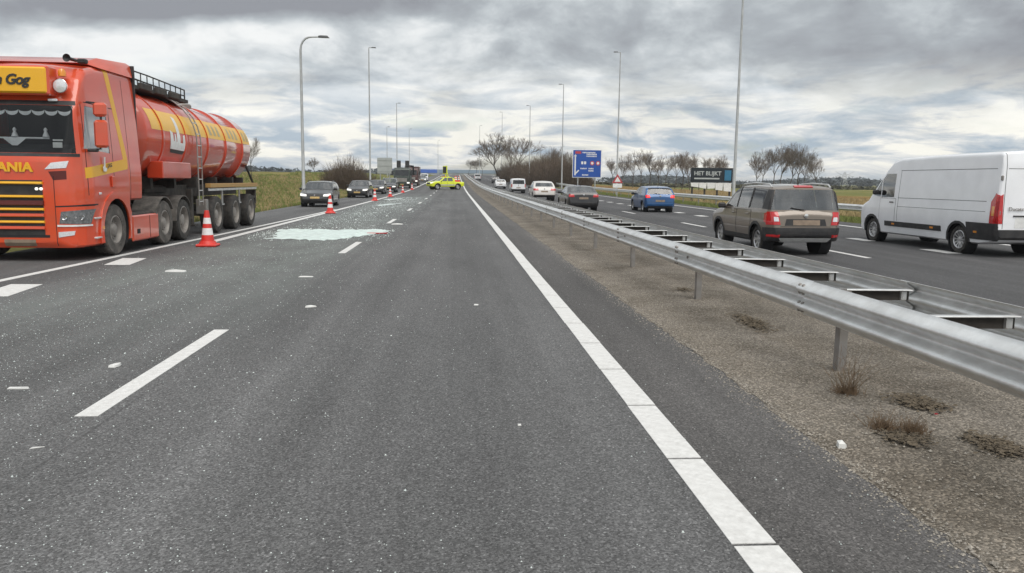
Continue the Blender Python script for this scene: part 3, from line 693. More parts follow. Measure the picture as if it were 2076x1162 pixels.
YETI = resc(SUV, patch=[
    ('tail_light', 'back', [(.60, .72), (.89, .72), (.89, 1.02), (.66, 1.02)], 'lens_red', .012),
    ('tail_light_lens', 'back', [(.64, .80), (.75, .80), (.75, .90), (.66, .90)], 'lens_white', .018),
    ('tail_light', 'side', [(-2.02, .74), (-1.80, .78), (-1.80, .98), (-1.98, 1.02)], 'lens_red', .010),
    ('bumper', 'back', [(-.9, .36), (.9, .36), (.9, .655), (-.9, .655)], 'black', .030), ('bumper', 'side', [(-2.1, .36), (-1.70, .36), (-1.76, .655), (-2.1, .655)], 'black', .016),
    ('skid_plate', 'back', [(-.55, .345), (.55, .345), (.62, .43), (-.62, .43)], 'steel', .037),
    ('reflector', 'back', [(.62, .45), (.84, .45), (.84, .50), (.62, .50)], 'lens_red', .038),
    ('tailgate_gap', 'back', [(-.60, .675), (.60, .675), (.60, .685), (-.60, .685)], 'dark', .003), ('plate_recess', 'back', [(-.50, .70), (.50, .70), (.46, .855), (-.46, .855)], 'black', .002),
    ('licence_plate', 'back', [(-.30, .715), (.34, .715), (.34, .835), (-.30, .835)], 'plate_blur', .006),
    ('sill_trim', 'side', [(1.0, .29), (-1.05, .29), (-1.05, .41), (1.0, .41)], 'black', .006), ('window_trim', 'side', [(-.785, 1.07), (-.855, 1.07), (-.855, 1.56), (-.785, 1.56)], 'black', .003), ('window_trim', 'side', [(.015, 1.07), (-.035, 1.07), (-.035, 1.56), (.015, 1.56)], 'black', .003),
    ('pillar_trim', 'side', [(-1.63, 1.08), (-2.03, 1.06), (-1.93, 1.52), (-1.68, 1.53)], 'black', .003), ('brake_lamp', 'back', [(-.22, 1.575), (.22, 1.575), (.22, 1.61), (-.22, 1.61)], 'lens_red', .02),
    ('headlight', 'front', [(.48, .72), (.82, .76), (.84, .90), (.50, .84)], 'lens_white', .006)])
HATCH = dict(W=1.72, top=[(2.0, .48), (1.96, .66), (1.84, .77), (1.4, .89), (.95, .96), (.22, 1.40), (-.05, 1.45), (-.9, 1.455), (-1.50, 1.38), (-1.62, 1.33), (-1.90, .98), (-1.96, .86), (-1.98, .50)],
    belt=.95, roof=1.455, tumble=.21, bz=.21, fa=1.25, ra=-1.25, wr=.31, ws=(1.0, 1.36), rw=(1.0, 1.34), rw_in=.10, rw_glass='glass_dark', cabin=(-1.6, .85), seats=(.05, -.8), mirror=(.72, .97), mirror_mat='black',
    side_win=[[(.70, .985), (-.05, .985), (-.05, 1.37), (.24, 1.37)], [(-.11, .985), (-.95, .99), (-.80, 1.37), (-.11, 1.37)]],
    doors=[[(.78, .30), (-.07, .30), (-.07, .94), (.78, .94)], [(-.10, .30), (-.78, .30), (-.92, .65), (-.92, .94), (-.10, .94)]], badge=(-1.955, .90, -1), wiper=(-1.90, 1.0), antenna=-1.3)
BLUE = resc(HATCH, patch=[('tail_light', 'back', [(.56, .80), (.80, .80), (.80, .95), (.60, .95)], 'brake', .012), ('bumper', 'back', [(-.86, .30), (.86, .30), (.86, .56), (-.86, .56)], None, .02),
    ('licence_plate', 'back', [(-.26, .58), (.26, .58), (.26, .69), (-.26, .69)], 'plate_blur', .006), ('lower_trim', 'back', [(-.7, .26), (.7, .26), (.7, .36), (-.7, .36)], 'black', .026), ('bumper_gap', 'back', [(-.84, .565), (.84, .565), (.84, .577), (-.84, .577)], 'dark', .003),
    ('headlight', 'front', [(.46, .62), (.80, .66), (.82, .78), (.48, .72)], 'lens_white', .006)])
FRONT = [('headlight', 'front', [(.46, .60), (.82, .62), (.84, .74), (.48, .70)], 'lens_lit', .008), ('grille', 'front', [(-.44, .60), (.44, .60), (.44, .70), (-.44, .70)], 'black', .006), ('lower_grille', 'front', [(-.62, .30), (.62, .30), (.66, .46), (-.66, .46)], 'black', .006),
    ('licence_plate', 'front', [(-.26, .47), (.26, .47), (.26, .58), (-.26, .58)], 'plate', .012), ('bonnet_gap', 'top', [(-.70, .92), (.70, .92), (.70, .935), (-.70, .935)], 'dark', .002)]
GOLF = resc(HATCH, W=1.78, patch=FRONT, badge=(1.97, .65, 1), rails=(.0, -1.4), wiper=None)
SEDAN = dict(W=1.80, top=[(2.27, .48), (2.23, .64), (2.1, .74), (1.55, .87), (.95, .95), (.15, 1.38), (-.15, 1.43), (-.75, 1.42), (-1.05, 1.36), (-1.68, 1.07), (-1.80, 1.05), (-2.14, 1.02), (-2.20, .93), (-2.24, .50)],
    belt=.95, roof=1.43, tumble=.23, bz=.19, fa=1.40, ra=-1.40, wr=.325, ws=(1.0, 1.35), rw=(1.09, 1.36), rw_in=.17, rw_glass='glass', cabin=(-1.5, .85), seats=(.05, -.75), mirror=(.68, .97), mirror_mat='black',
    side_win=[[(.66, .985), (-.12, .985), (-.12, 1.35), (.20, 1.35)], [(-.18, .985), (-1.05, 1.0), (-.82, 1.35), (-.18, 1.35)]],
    doors=[[(.78, .28), (-.14, .28), (-.14, .94), (.78, .94)], [(-.17, .28), (-.92, .28), (-1.08, .65), (-1.08, .94), (-.17, .94)]], badge=(-2.20, .90, -1), antenna=-.9)
BLACKS = resc(SEDAN, patch=[('tail_light', 'back', [(.52, .78), (.84, .78), (.84, .92), (.56, .92)], 'lens_red', .010), ('bumper', 'back', [(-.9, .28), (.9, .28), (.9, .60), (-.9, .60)], None, .02), ('lower_trim', 'back', [(-.6, .25), (.6, .25), (.64, .38), (-.64, .38)], 'black', .026),
    ('licence_plate', 'back', [(-.26, .66), (.26, .66), (.26, .77), (-.26, .77)], 'plate_blur', .006), ('headlight', 'front', [(.46, .60), (.82, .62), (.84, .74), (.48, .70)], 'lens_white', .008)])
WAGON = resc(SEDAN, top=[(2.27, .48), (2.23, .64), (2.1, .74), (1.55, .87), (.95, .95), (.15, 1.38), (-.15, 1.44), (-1.2, 1.44), (-1.75, 1.38), (-2.12, 1.0), (-2.20, .92), (-2.24, .5)], rw=(1.03, 1.36), patch=FRONT[:1]+[('grille', 'front', [(-.40, .46), (.40, .46), (.44, .70), (-.44, .70)], 'black', .006), ('lower_grille', 'front', [(-.70, .26), (.70, .26), (.72, .38), (-.72, .38)], 'black', .006), ('licence_plate', 'front', [(-.26, .40), (.26, .40), (.26, .51), (-.26, .51)], 'plate', .012)], rails=(.0, -1.6), badge=(2.27, .58, 1))
SUVW = resc(SUV, W=1.88, top=[(2.3, .60), (2.26, .80), (2.1, .92), (1.6, 1.03), (1.0, 1.10), (.3, 1.55), (.0, 1.63), (-.8, 1.62), (-1.5, 1.48), (-2.05, 1.12), (-2.18, 1.08), (-2.26, .90), (-2.30, .6)], rw=(1.16, 1.46), rw_in=.14, rw_glass='glass', side_win=SUV['side_win'][:2]+[('glass_dark', [(-.86, 1.08), (-1.35, 1.10), (-1.15, 1.48), (-.86, 1.53)])], roof=1.63, clad=False, rails=None, antenna=None, wiper=None, badge=(-2.24, .98, -1), fa=1.42, ra=-1.45, wr=.36,
    patch=[('tail_light', 'back', [(.50, .84), (.93, .84), (.93, 1.0), (.52, 1.0)], 'lens_red', .012), ('licence_plate', 'back', [(-.28, .70), (.28, .70), (.28, .82), (-.28, .82)], 'plate_blur', .006), ('lower_trim', 'back', [(-.9, .34), (.9, .34), (.9, .48), (-.9, .48)], 'black', .02), ('headlight', 'front', [(.48, .72), (.82, .76), (.84, .90), (.50, .84)], 'lens_white', .006)])
SMALLVAN = dict(W=1.80, top=[(2.2, .56), (2.16, .75), (2.0, .90), (1.6, 1.0), (1.15, 1.07), (.5, 1.66), (.25, 1.76), (-1.0, 1.80), (-2.0, 1.77), (-2.10, 1.70), (-2.17, 1.0), (-2.20, .55)],
    belt=1.08, roof=1.8, tumble=.10, bz=.24, fa=1.35, ra=-1.35, wr=.33, ws=(1.14, 1.62), rw=(1.10, 1.58), rw_in=.16, rw_glass='glass_dark', cabin=(-1.9, 1.0), seats=(.2,), mirror=(.98, 1.08),
    side_win=[[(.88, 1.10), (.15, 1.10), (.15, 1.60), (.42, 1.60)]], doors=[[(.9, .36), (.08, .36), (.08, 1.05), (.9, 1.05)]], rim='steel', badge=(-2.19, .98, -1), handle='black',
    patch=[('tail_light', 'back', [(.76, .72), (.92, .72), (.90, 1.12), (.76, 1.12)], 'lens_red', .012), ('bumper', 'back', [(-.9, .30), (.9, .30), (.9, .50), (-.9, .50)], 'black', .02), ('licence_plate', 'back', [(-.26, .60), (.26, .60), (.26, .71), (-.26, .71)], 'plate_blur', .006), ('door_seam', 'back', [(-.006, .52), (.006, .52), (.006, 1.72), (-.006, 1.72)], 'dark', .003), ('headlight', 'front', [(.5, .70), (.82, .74), (.8, .92), (.52, .84)], 'lens_white', .006)])

P_brown = paint('brown_metallic', (.20, .165, .135), .35, .15, .8, .35); P_white = paint('white_car_paint', (.72, .73, .75), .4, .12); P_black = paint('black_car_paint', (.016, .016, .018), .3, .15)
P_blue = paint('blue_car_paint', (.012, .085, .24), .3, .1, .8, .2); P_grey = paint('dark_grey_paint', (.05, .053, .06), .3, .2, .8, .4); P_silver = paint('silver_paint', (.36, .375, .385), .3, .15, .8, .4); P_offw = paint('cream_white_paint', (.66, .63, .60), .4, .15)
def onroad(x, y, right): return (x, y, zr(y)+(RZ if right else 0)+.003)
make_car(YETI, 'parked_car' if 0 else 'suv', 'brown boxy suv with black bumper and silver roof rails driving beside the barrier', 'car', onroad(8.02, 18.5+1.32, 1), R(.6), P_brown)
make_car(BLUE, 'hatchback', 'blue hatchback with lit red tail lamps on the opposite lanes', 'car', onroad(11.25, 45.2, 1), 0, P_blue)
make_car(BLACKS, 'sedan', 'black saloon car driving ahead beside the median barrier', 'car', onroad(7.1, 46.4, 1), R(.8), P_black)
make_car(SUVW, 'suv', 'white coupe shaped suv behind the black saloon in the barrier lane', 'car', onroad(7.25, 67.5, 1), 0, P_offw)
make_car(SMALLVAN, 'panel_van', 'small white van with dark rear windows driving away in traffic', 'van', onroad(7.55, 99, 1), 0, P_white)
make_car(resc(BLUE, patch=BLUE['patch'][1:]), 'hatchback', 'white hatchback ahead of the small white van on the opposite lanes', 'car', onroad(6.95, 127, 1), 0, P_white)
make_car(BLACKS, 'sedan', 'dark saloon in the far lane alongside the small white van', 'car', onroad(11.9, 108, 1), 0, P_black)
make_car(resc(HATCH, patch=[]), 'hatchback', 'dark grey hatchback climbing towards the crest of the opposite carriageway', 'car', onroad(8.6, 176, 1), 0, P_grey)
make_car(SMALLVAN, 'panel_van', 'tiny white van at the crest of the opposite carriageway', 'van', onroad(5.6, 214, 1), 0, P_white)
make_car(resc(GOLF, patch=GOLF['patch']+[('bumper', 'front', [(-.86, .26), (.86, .26), (.86, .44), (-.86, .44)], 'black', .004)]), 'hatchback', 'dark hatchback with black bumper waiting on the shoulder right behind the tanker', 'car', onroad(-7.95, 47.2, 0), PI+R(.5), paint('anthracite_paint', (.05, .053, .056), .28, .15, .9, .4))
make_car(WAGON, 'estate_car', 'black estate car with headlamps on waiting behind the leading dark hatchback', 'car', onroad(-8.25, 69, 0), PI, P_black)
make_car(resc(GOLF), 'hatchback', 'dark grey hatchback queued behind the black estate car', 'car', onroad(-8.3, 84, 0), PI, P_grey)
make_car(resc(YETI, patch=FRONT), 'suv', 'dark grey suv queued in front of the dark green lorry', 'car', onroad(-7.75, 93, 0), PI, P_grey)
make_car(SMALLVAN, 'panel_van', 'pale van far up the queue beyond the dark green lorry', 'van', onroad(-7.6, 190, 0), PI, P_white)
make_car(resc(GOLF), 'hatchback', 'pale hatchback far up the queue beyond the dark green lorry', 'car', onroad(-7.3, 172, 0), PI, P_silver)

# ------------------------------------------------------------------ pixel helper used while measuring: a point of the photograph at a given distance
def at(px, py, Y):
    d = fw+r1*((px-1038)/1600)-u1*((py-581)/1600); t = Y/d.y; return Vector((d.x*t, Y, CAMH+d.z*t))
def un(px, py, z=0.):
    d = fw+r1*((px-1038)/1600)-u1*((py-581)/1600); t = (z-CAMH)/d.z; return Vector((d.x*t, d.y*t, z))

# ------------------------------------------------------------------ cargo van
CARGO = dict(W=2.05, top=[(2.97, .72), (2.94, .95), (2.80, 1.08), (2.30, 1.27), (1.42, 2.17), (1.15, 2.38), (.80, 2.46), (-1.0, 2.50), (-3.25, 2.50), (-3.34, 2.44), (-3.38, 2.2), (-3.40, .48)],
    belt=1.28, roof=2.5, tumble=.085, bz=.30, re=.10, crown=.05, tail=.93, nose=.70, fa=2.02, ra=-2.02, wr=.345, ws=(1.36, 2.12), cabin=(-.2, 1.9), seats=(.75,), mirror=(1.72, 1.42), rim='steel', clad=True,
    side_win=[[(1.98, 1.36), (1.62, 1.32), (1.62, 1.82)], [(1.57, 1.30), (.92, 1.32), (.92, 1.98), (1.40, 1.98), (1.57, 1.82)]],
    doors=[[(1.62, .62), (.82, .62), (.82, 1.28), (1.62, 1.28)]], handle='black', step=.08,
    patch=[('side_trim', 'side', [(1.30, .50), (-1.35, .50), (-1.35, .64), (1.30, .64)], 'black', .018), ('side_marker', 'side', [(.92, .55), (.78, .55), (.78, .60), (.92, .60)], 'lens_amber', .024), ('side_marker', 'side', [(-.90, .55), (-1.04, .55), (-1.04, .60), (-.90, .60)], 'lens_amber', .024), ('side_marker', 'side', [(-2.66, .55), (-2.78, .55), (-2.78, .60), (-2.66, .60)], 'lens_amber', .03),
        ('bumper', 'side', [(-2.42, .40), (-3.38, .40), (-3.40, .80), (-2.36, .80)], 'black', .02), ('bumper', 'back', [(-1.02, .44), (1.02, .44), (1.02, .66), (-1.02, .66)], 'black', .035),
        ('panel_groove', 'side', [(.72, 1.30), (-3.0, 1.30), (-3.0, 1.312), (.72, 1.312)], 'dark', .001), ('panel_groove', 'side', [(.72, 1.06), (-3.0, 1.06), (-3.0, 1.07), (.72, 1.07)], 'dark', .001), ('panel_groove', 'side', [(.72, 2.06), (-3.2, 2.06), (-3.2, 2.073), (.72, 2.073)], 'dark', .001), ('panel_groove', 'side', [(.70, .66), (.688, .66), (.688, 2.06), (.70, 2.06)], 'dark', .001),
        ('tail_light', 'side', [(-3.16, .80), (-3.40, .80), (-3.40, 1.45), (-3.30, 1.50), (-3.16, 1.30)], 'lens_red', .012), ('tail_light', 'back', [(.86, .80), (1.02, .80), (1.02, 1.40), (.88, 1.48)], 'lens_red', .012), ('tail_light_lens', 'side', [(-3.22, .98), (-3.32, .98), (-3.32, 1.20), (-3.22, 1.20)], 'lens_amber', .018),
        ('plate_recess', 'back', [(-.55, .70), (.55, .70), (.55, .98), (-.55, .98)], 'white_plastic', .004), ('licence_plate', 'back', [(-.26, .74), (.26, .74), (.26, .86), (-.26, .86)], 'plate', .010), ('plate_top_bar', 'back', [(-.60, .965), (.60, .965), (.60, .995), (-.60, .995)], 'black', .02),  # black bar along the top edge of the plate recess
        ('door_seam', 'back', [(-.006, .68), (.006, .68), (.006, 2.42), (-.006, 2.42)], 'dark', .002), ('door_seam', 'back', [(.84, .68), (.852, .68), (.852, 2.42), (.84, 2.42)], 'dark', .002), ('door_groove', 'back', [(-.80, 2.06), (.80, 2.06), (.80, 2.072), (-.80, 2.072)], 'dark', .002),
        ('headlight', 'front', [(.55, .95), (.86, .90), (.92, 1.15), (.72, 1.20)], 'lens_white', .006)])
cv = make_car(CARGO, 'cargo_van', 'long white high roof cargo van with black side trim', 'van', onroad(13.43, 20.87, 1), R(.4), paint('van_white', (.88, .89, .92), .35, .05, .8))
text('lettering', 'Ducato', .13, cv, 'steel_dull', lambda a, b_, c: (-.74+a, -3.415-c, 1.10+b_))
for zz in (1.05, 1.85):
    for sg in (-1, 1): b_ = B(); box(b_, (sg*.93, -3.37, zz), (.05, .07, .12), .015); ob('door_hinge', b_, 'steel_dull', cv)

# ------------------------------------------------------------------ tractor unit
P_red = M('truck_red', (.68, .068, .018), .30, 0, .06, 2, coat=1, dirt=((.36, .13, .08), .35, 1.4)); P_yel = M('truck_yellow', (.84, .44, .012), .45, 0, .06, 3, coat=.3, dirt=((.5, .28, .10), .15, 3))
P_maroon = M('grille_maroon', (.10, .014, .012), .5)
TX, TY = -8.25, 16.75
tr = thing('tractor_unit', 'red and yellow lorry cab with roof sign coupled to the tank trailer', 'truck', (TX, TY, .002), PI)
top = [(1.45, 1.93), (1.40, 2.02), (1.24, 2.93), (1.20, 3.02), (1.02, 3.46), (.78, 3.68), (.40, 3.78), (-.4, 3.83), (-1.36, 3.85), (-1.40, 3.78)]
bot = [(1.45, .36), (1.38, .26), (-.70, .26), (-.74, 1.10), (-1.40, 1.10)]
plan = [(1.45, .66), (1.42, .77), (1.34, .87), (1.20, .95), (.95, 1.0), (-1.40, 1.0)]
cab = Shell(2.6, top, bot, plan, 2.0, 3.8, .085, .12, .06, rows=26, step=.06, sill=.985)
for sg in (1, -1):
    o = cab.grab('arch', circle(0, .52, .64, 22), 'side', 'dark', tr, sg, 0, True, .02)
    if o: bpy.data.objects.remove(o)
    cab.grab('wheel_arch', circle(0, .52, .79, 22), 'side', P_red, tr, sg, .03, nmin=.1, lim=lambda c: c.z > .30)
    b_ = B(); lathe(b_, [(.65, 0), (.65, -.40), (.01, -.41)], 'x', 20, (0, 0, .52))
    for v in b_.verts: v.co.x = sg*(1.27+v.co.x); v.co.z = max(v.co.z, .2)
    ob('wheel_well', b_, 'dark', tr)
    cab.grab('side_window', [(1.12, 2.12), (.10, 2.06), (.10, 2.90), (.98, 2.92)], 'side', 'glass_sky', tr, sg, -.006, True, .3)
    cab.grab('stripe', [(.0, 3.72), (-.20, 3.72), (-.48, 2.70), (-.30, 2.70)], 'side', P_yel, tr, sg, .003)
    cab.grab('stripe', [(-.30, 2.70), (-.48, 2.70), (-.72, 1.98), (-.72, 1.80), (-.55, 1.80)], 'side', P_yel, tr, sg, .003)
    cab.grab('stripe', [(1.14, 1.56), (1.14, 1.76), (-.70, 1.98), (-.70, 1.76)], 'side', P_yel, tr, sg, .0045)
    cab.grab('door_seam', [(1.08, 1.24), (1.095, 1.24), (1.095, 2.95), (1.08, 2.95)], 'side', 'dark', tr, sg, .002); cab.grab('door_seam', [(-.02, 1.42), (-.005, 1.42), (-.005, 2.95), (-.02, 2.95)], 'side', 'dark', tr, sg, .002)
    cab.grab('panel_seam', [(1.0, 2.98), (-.35, 2.955), (-.35, 2.97), (1.0, 2.995)], 'side', 'dark', tr, sg, .002); cab.grab('panel_seam', [(1.25, 1.04), (.80, 1.05), (.80, 1.075), (1.25, 1.07)], 'side', 'dark', tr, sg, .002)
    cab.grab('panel_seam', [(-.80, 1.12), (-.812, 1.12), (-.812, 3.60), (-.80, 3.60)], 'side', 'dark', tr, sg, .002)
    b_ = B(); box(b_, (sg*1.315, .10, 1.50), (.03, .14, .22), .01); ob('door_handle', b_, P_red, tr)
    b_ = B(); box(b_, (sg*1.315, .72, 1.27), (.03, .10, .05), .012); ob('side_lamp', b_, 'lens_white', tr)
    for zz in (.42, .80):
        b_ = B(); box(b_, (sg*1.29, .86, zz), (.06, .26, .035), .01); ob('step', b_, 'steel', tr)
    b_ = B(); box(b_, (sg*1.315, .66, .60), (.02, .10, .07), .008); ob('side_marker', b_, 'lens_amber', tr)
    # mirrors
    for z0, z1 in ((2.14, 2.66), (2.72, 2.98)):
        b_ = B(); box(b_, (sg*1.53, 1.02, (z0+z1)/2), (.25, .14, z1-z0), .045); mr_ = ob('mirror_housing', b_, P_red, tr)
        b_ = B(); box(b_, (sg*1.53, .945, (z0+z1)/2), (.20, .008, z1-z0-.08)); ob('mirror_glass', b_, 'chrome', mr_)
    b_ = B(); tube(b_, [(sg*1.28, 1.02, 2.10), (sg*1.50, 1.03, 2.12), (sg*1.54, 1.02, 2.55), (sg*1.52, 1.03, 2.97), (sg*1.27, 1.0, 2.99)], .022, 6); box(b_, (sg*1.36, 1.02, 2.09), (.18, .12, .06), .02); ob('mirror_arm', b_, 'black', tr)
    # skirt, tank, mudguards
    b_ = B(); box(b_, (sg*1.265, -1.55, .49), (.07, 1.48, .56), .03); sk = ob('side_skirt', b_, P_red, tr)
    b_ = B(); box(b_, (sg*1.302, -1.75, .49), (.006, .012, .5)); ob('skirt_seam', b_, 'dark', sk); b_ = B(); box(b_, (sg*1.303, -1.10, .42), (.008, .16, .10)); ob('skirt_vent', b_, 'dark', sk)
    b_ = B(); box(b_, (sg*.98, -1.55, .70), (.5, 1.45, .26), .04); ob('fuel_tank', b_, 'chassis', tr)
    for ay, a0, a1 in ((-2.76, -8, 150), (-4.10, 0, 180)):
        b_ = B(); lathe(b_, [(.60, sg*.72), (.625, sg*.72), (.625, sg*1.29), (.60, sg*1.295), (.60, sg*.72)], 'x', 16, (0, ay, .52), R(a0), R(a1)); ob('mudguard', b_, 'rubber_dusty', tr)
    for ay, stl in ((0, 'truck'), (-2.76, 'truck'), (-4.10, 'drive')): wheel(tr, sg*1.125, ay, .522, .32, stl, sg)
    if True:
        cab.grab('headlight', [(sg*.86, .72), (sg*1.26, .70), (sg*1.30, .98), (sg*.90, .94)], 'front', 'lens_grey', tr, 1, .012, nmin=.05, lim=lambda c: c.y > .9)
        cab.grab('headlight_bezel', [(sg*.83, .66), (sg*1.27, .66), (sg*1.27, .69), (sg*.83, .695)], 'front', 'white_plastic', tr, 1, .016, nmin=.05, lim=lambda c: c.y > .9)
        for q in (.96, 1.08, 1.19):
            b_ = B(); yq = 1.45-.10*max(0, (q-.86)/.44)**1.5*3.0; lathe(b_, [(.001, .03), (.035, .035), (.05, .05), (.052, .03)], 'y', 14, (sg*q, yq-.02, .835)); ob('headlight_lamp', b_, 'chrome', tr)
        cab.grab('panel_seam', [(sg*.81, 1.02), (sg*1.30, 1.04), (sg*1.30, 1.07), (sg*.81, 1.045)], 'front', 'dark', tr, 1, .002, nmin=.03)
        cab.grab('corner_recess', [(sg*.80, 1.52), (sg*1.02, 1.54), (sg*1.02, 1.70), (sg*.72, 1.68)], 'front', P_maroon, tr, 1, .002, nmin=.03)
        cab.grab('fog_light', [(sg*.84, .46), (sg*1.08, .50), (sg*1.10, .58), (sg*.84, .56)], 'front', 'lens_white', tr, 1, .012, nmin=.05)
        cab.grab('position_light', [(sg*.66, 1.72), (sg*1.02, 1.75), (sg*1.06, 1.88), (sg*.78, 1.84)], 'front', 'lens_white', tr, 1, .012, nmin=.05)
        cab.grab('panel_seam', [(sg*.80, .30), (sg*.812, .30), (sg*.812, 1.60), (sg*.80, 1.60)], 'front', 'dark', tr, 1, .002, nmin=.05)
cab.grab('windscreen', [(-1.16, 2.02), (1.16, 2.02), (1.12, 2.90), (-1.12, 2.90)], 'front', 'glass_truck', tr, 1, -.004, True, .3)
cab.grab('windscreen_frame', [(-1.2, 1.955), (1.2, 1.955), (1.2, 2.015), (-1.2, 2.015)], 'front', 'black', tr, 1, .004, nmin=.2); cab.grab('windscreen_frame', [(-1.16, 2.905), (1.16, 2.905), (1.15, 2.985), (-1.15, 2.985)], 'front', 'black', tr, 1, .004, nmin=.2)
cab.grab('grille', [(-.60, .50), (.60, .50), (.60, 1.52), (-.60, 1.52)], 'front', 'black', tr, 1, .002)
for i, (zz, mt_) in enumerate(((1.47, P_yel), (1.22, P_yel), (.985, P_yel), (.75, P_yel), (1.10, P_maroon), (.875, P_red), (.64, P_red))):
    b_ = B(); hh = .055 if mt_ is P_yel else (.07 if mt_ is P_red else .10)
    hull(b_, [(x, y, zz+dz) for x in (-.61, .61) for y, dz in ((1.40, -hh/2), (1.40, hh/2), (1.49, hh/2-.008), (1.50, -hh/2+.015), (1.48, -hh/2))]); ob('grille_bar', b_, mt_, tr)
for xx in (-.50, -.58):
    b_ = B(); lathe(b_, [(.028, 1.452), (.028, 1.475), (.001, 1.48)], 'y', 10, (xx, 0, 1.36)); ob('grille_lamp', b_, 'lens_lit', tr)
cab.grab('bumper_groove', [(-.68, .455), (.68, .455), (.68, .505), (-.68, .505)], 'front', 'dark', tr, 1, .004)
cab.grab('licence_plate', [(-.42, .30), (.14, .30), (.14, .42), (-.42, .42)], 'front', 'plate_blur', tr, 1, .012)
text('lettering', 'SCANIA', .225, tr, P_yel, lambda a, b_, c: (-a*1.12+.02, 1.462+c, 1.68+b_), depth=.01, bold=.010, align='CENTER', space=1.06)
b_ = B(); box(b_, (0, 1.28, 3.33), (1.56, .34, .47), .03); ob('roof_sign', b_, P_yel, tr); b_ = B(); box(b_, (0, 1.25, 3.33), (1.64, .34, .53), .03); ob('sign_frame', b_, P_red, tr)
text('sign_lettering', 'Van Gog', .255, tr, 'black', lambda a, b_, c: (-a-.06, 1.458+c, 3.25+b_), depth=.006, shear=.25, bold=.008, align='CENTER', space=.93)
for sg in (-1, 1):
    b_ = B(); lathe(b_, [(.001, .0), (.09, .02), (.125, .10), (.13, .13), (.12, .14)], 'y', 20, (sg*.95, 1.16, 3.25)); so = ob('spot_lamp', b_, 'chrome', tr)
    b_ = B(); lathe(b_, [(.12, .135), (.07, .15), (.001, .155)], 'y', 20, (sg*.95, 1.16, 3.25)); ob('lens', b_, 'lens_white', so)
    b_ = B(); lathe(b_, [(.07, 0), (.07, .08), (.05, .13), (.001, .14)], 'z', 14, (sg*.92, 1.12, 3.44)); ob('beacon', b_, 'lens_amber', tr)
    b_ = B(); lathe(b_, [(.03, -.35), (.035, -.05), (.075, .02), (.06, .0), (.001, -.04)], 'y', 14, (sg*.95, .95, 3.80)); ob('air_horn', b_, 'black', tr)
    b_ = B(); box(b_, (sg*1.1, .66, 3.78), (.16, .14, .09), .02); ob('roof_lamp', b_, 'black', tr)
    b_ = B(); box(b_, (sg*.78, 1.235, 2.995), (.17, .05, .05), .012); ob('marker_lamp', b_, 'lens_white', tr)
b_ = B(); hull(b_, [(x*w_, y, z) for x in (-1, 1) for w_, y, z in ((1.02, .48, 3.78), (1.10, .05, 3.93), (1.12, -1.30, 4.02), (1.20, .2, 3.72), (1.22, -1.36, 3.72), (1.16, -1.42, 3.98))]); ob('roof_deflector', b_, P_red, tr, 30)
b_ = B(); hull(b_, [(x, y, z) for x in (-1.24, 1.24) for y in (-1.44, -1.40) for z in (1.1, 3.98)]); ob('cab_rear_edge', b_, 'black', tr)
ob('cab_body', cab.bm, P_red, tr, 40)
# cab interior
b_ = B(); box(b_, (0, .1, 1.85), (2.3, 2.0, .35), .05); box(b_, (0, -.9, 2.6), (2.3, .1, 1.9)); ob('cabin', b_, 'dark', tr)
b_ = B(); hull(b_, [(x, y, z) for x in (-1.05, 1.05) for y, z in ((1.26, 1.95), (.75, 1.95), (.80, 2.20), (1.20, 2.10))]); ob('dashboard', b_, 'dark', tr)
P_cur = M('curtain_cloth', (.85, .86, .88), .8)
for k in range(9):
    x0 = -1.06+k*.235; b_ = B(); pts = []
    for i in range(9): a = PI*i/8; pts.append((x0+.118-.112*math.cos(a), 1.17, 2.80-.085*math.sin(a)))
    for i in range(8):
        p, q = pts[i], pts[i+1]; t0, t1 = .02+.05*math.sin(PI*i/8), .02+.05*math.sin(PI*(i+1)/8)
        hull(b_, [(p[0], p[1], p[2]), (q[0], q[1], q[2]), (p[0], p[1]+.004, p[2]+t0), (q[0], q[1]+.004, q[2]+t1), (p[0], p[1]-.006, p[2]), (q[0], q[1]-.006, q[2])])
    ob('curtain_scallop', b_, P_cur, tr)
b_ = B(); tube(b_, [(-.62, 1.12, 2.30), (.62, 1.12, 2.30)], .018, 6); ob('dash_rail', b_, P_cur, tr)
for xx in (-.56, .0, .56):
    b_ = B(); lathe(b_, [(.001, 0), (.06, .005), (.045, .05), (.025, .10), (.035, .14), (.001, .18)], 'z', 10, (xx, 1.12, 2.32)); ob('dash_ornament', b_, P_cur, tr)
b_ = B(); hull(b_, [(x, 1.14, z) for x, z in ((-.22, 2.30), (.22, 2.30), (.05, 2.16), (-.05, 2.16))]+[(0, 1.16, 2.24)]); ob('dash_pennant', b_, P_cur, tr)
b_ = B(); box(b_, (-.86, 1.325, 2.17), (.17, .006, .10)); box(b_, (-.86, 1.305, 2.26), (.18, .006, .03)); ob('windscreen_sticker', b_, 'white_plastic', tr)
text('door_lettering', 'J.V.G', .10, tr, 'black', lambda a, b_, c: (-1.316-c, .32-a, 1.78+b_+a*.09), depth=.002, bold=.003)
b_ = B(); prism(b_, [(.52, 1.70), (.40, 1.70), (.36, 1.76), (.44, 1.78), (.42, 1.98), (.47, 1.98), (.49, 1.80), (.54, 1.78)], 'x', -1.322, -1.314); ob('door_emblem', b_, 'white_plastic', tr)
b_ = B(); box(b_, (.42, -2.6, .82), (.12, 5.6, .28), .01); box(b_, (-.42, -2.6, .82), (.12, 5.6, .28), .01); box(b_, (0, -3.6, 1.02), (1.0, 1.2, .14), .03); box(b_, (0, -2.76, .52), (1.9, .14, .14)); box(b_, (0, -4.1, .52), (1.9, .14, .14)); box(b_, (0, 0, .52), (1.9, .12, .12)); box(b_, (0, -1.55, 1.05), (1.5, .5, .6), .05); ob('chassis', b_, 'chassis', tr)
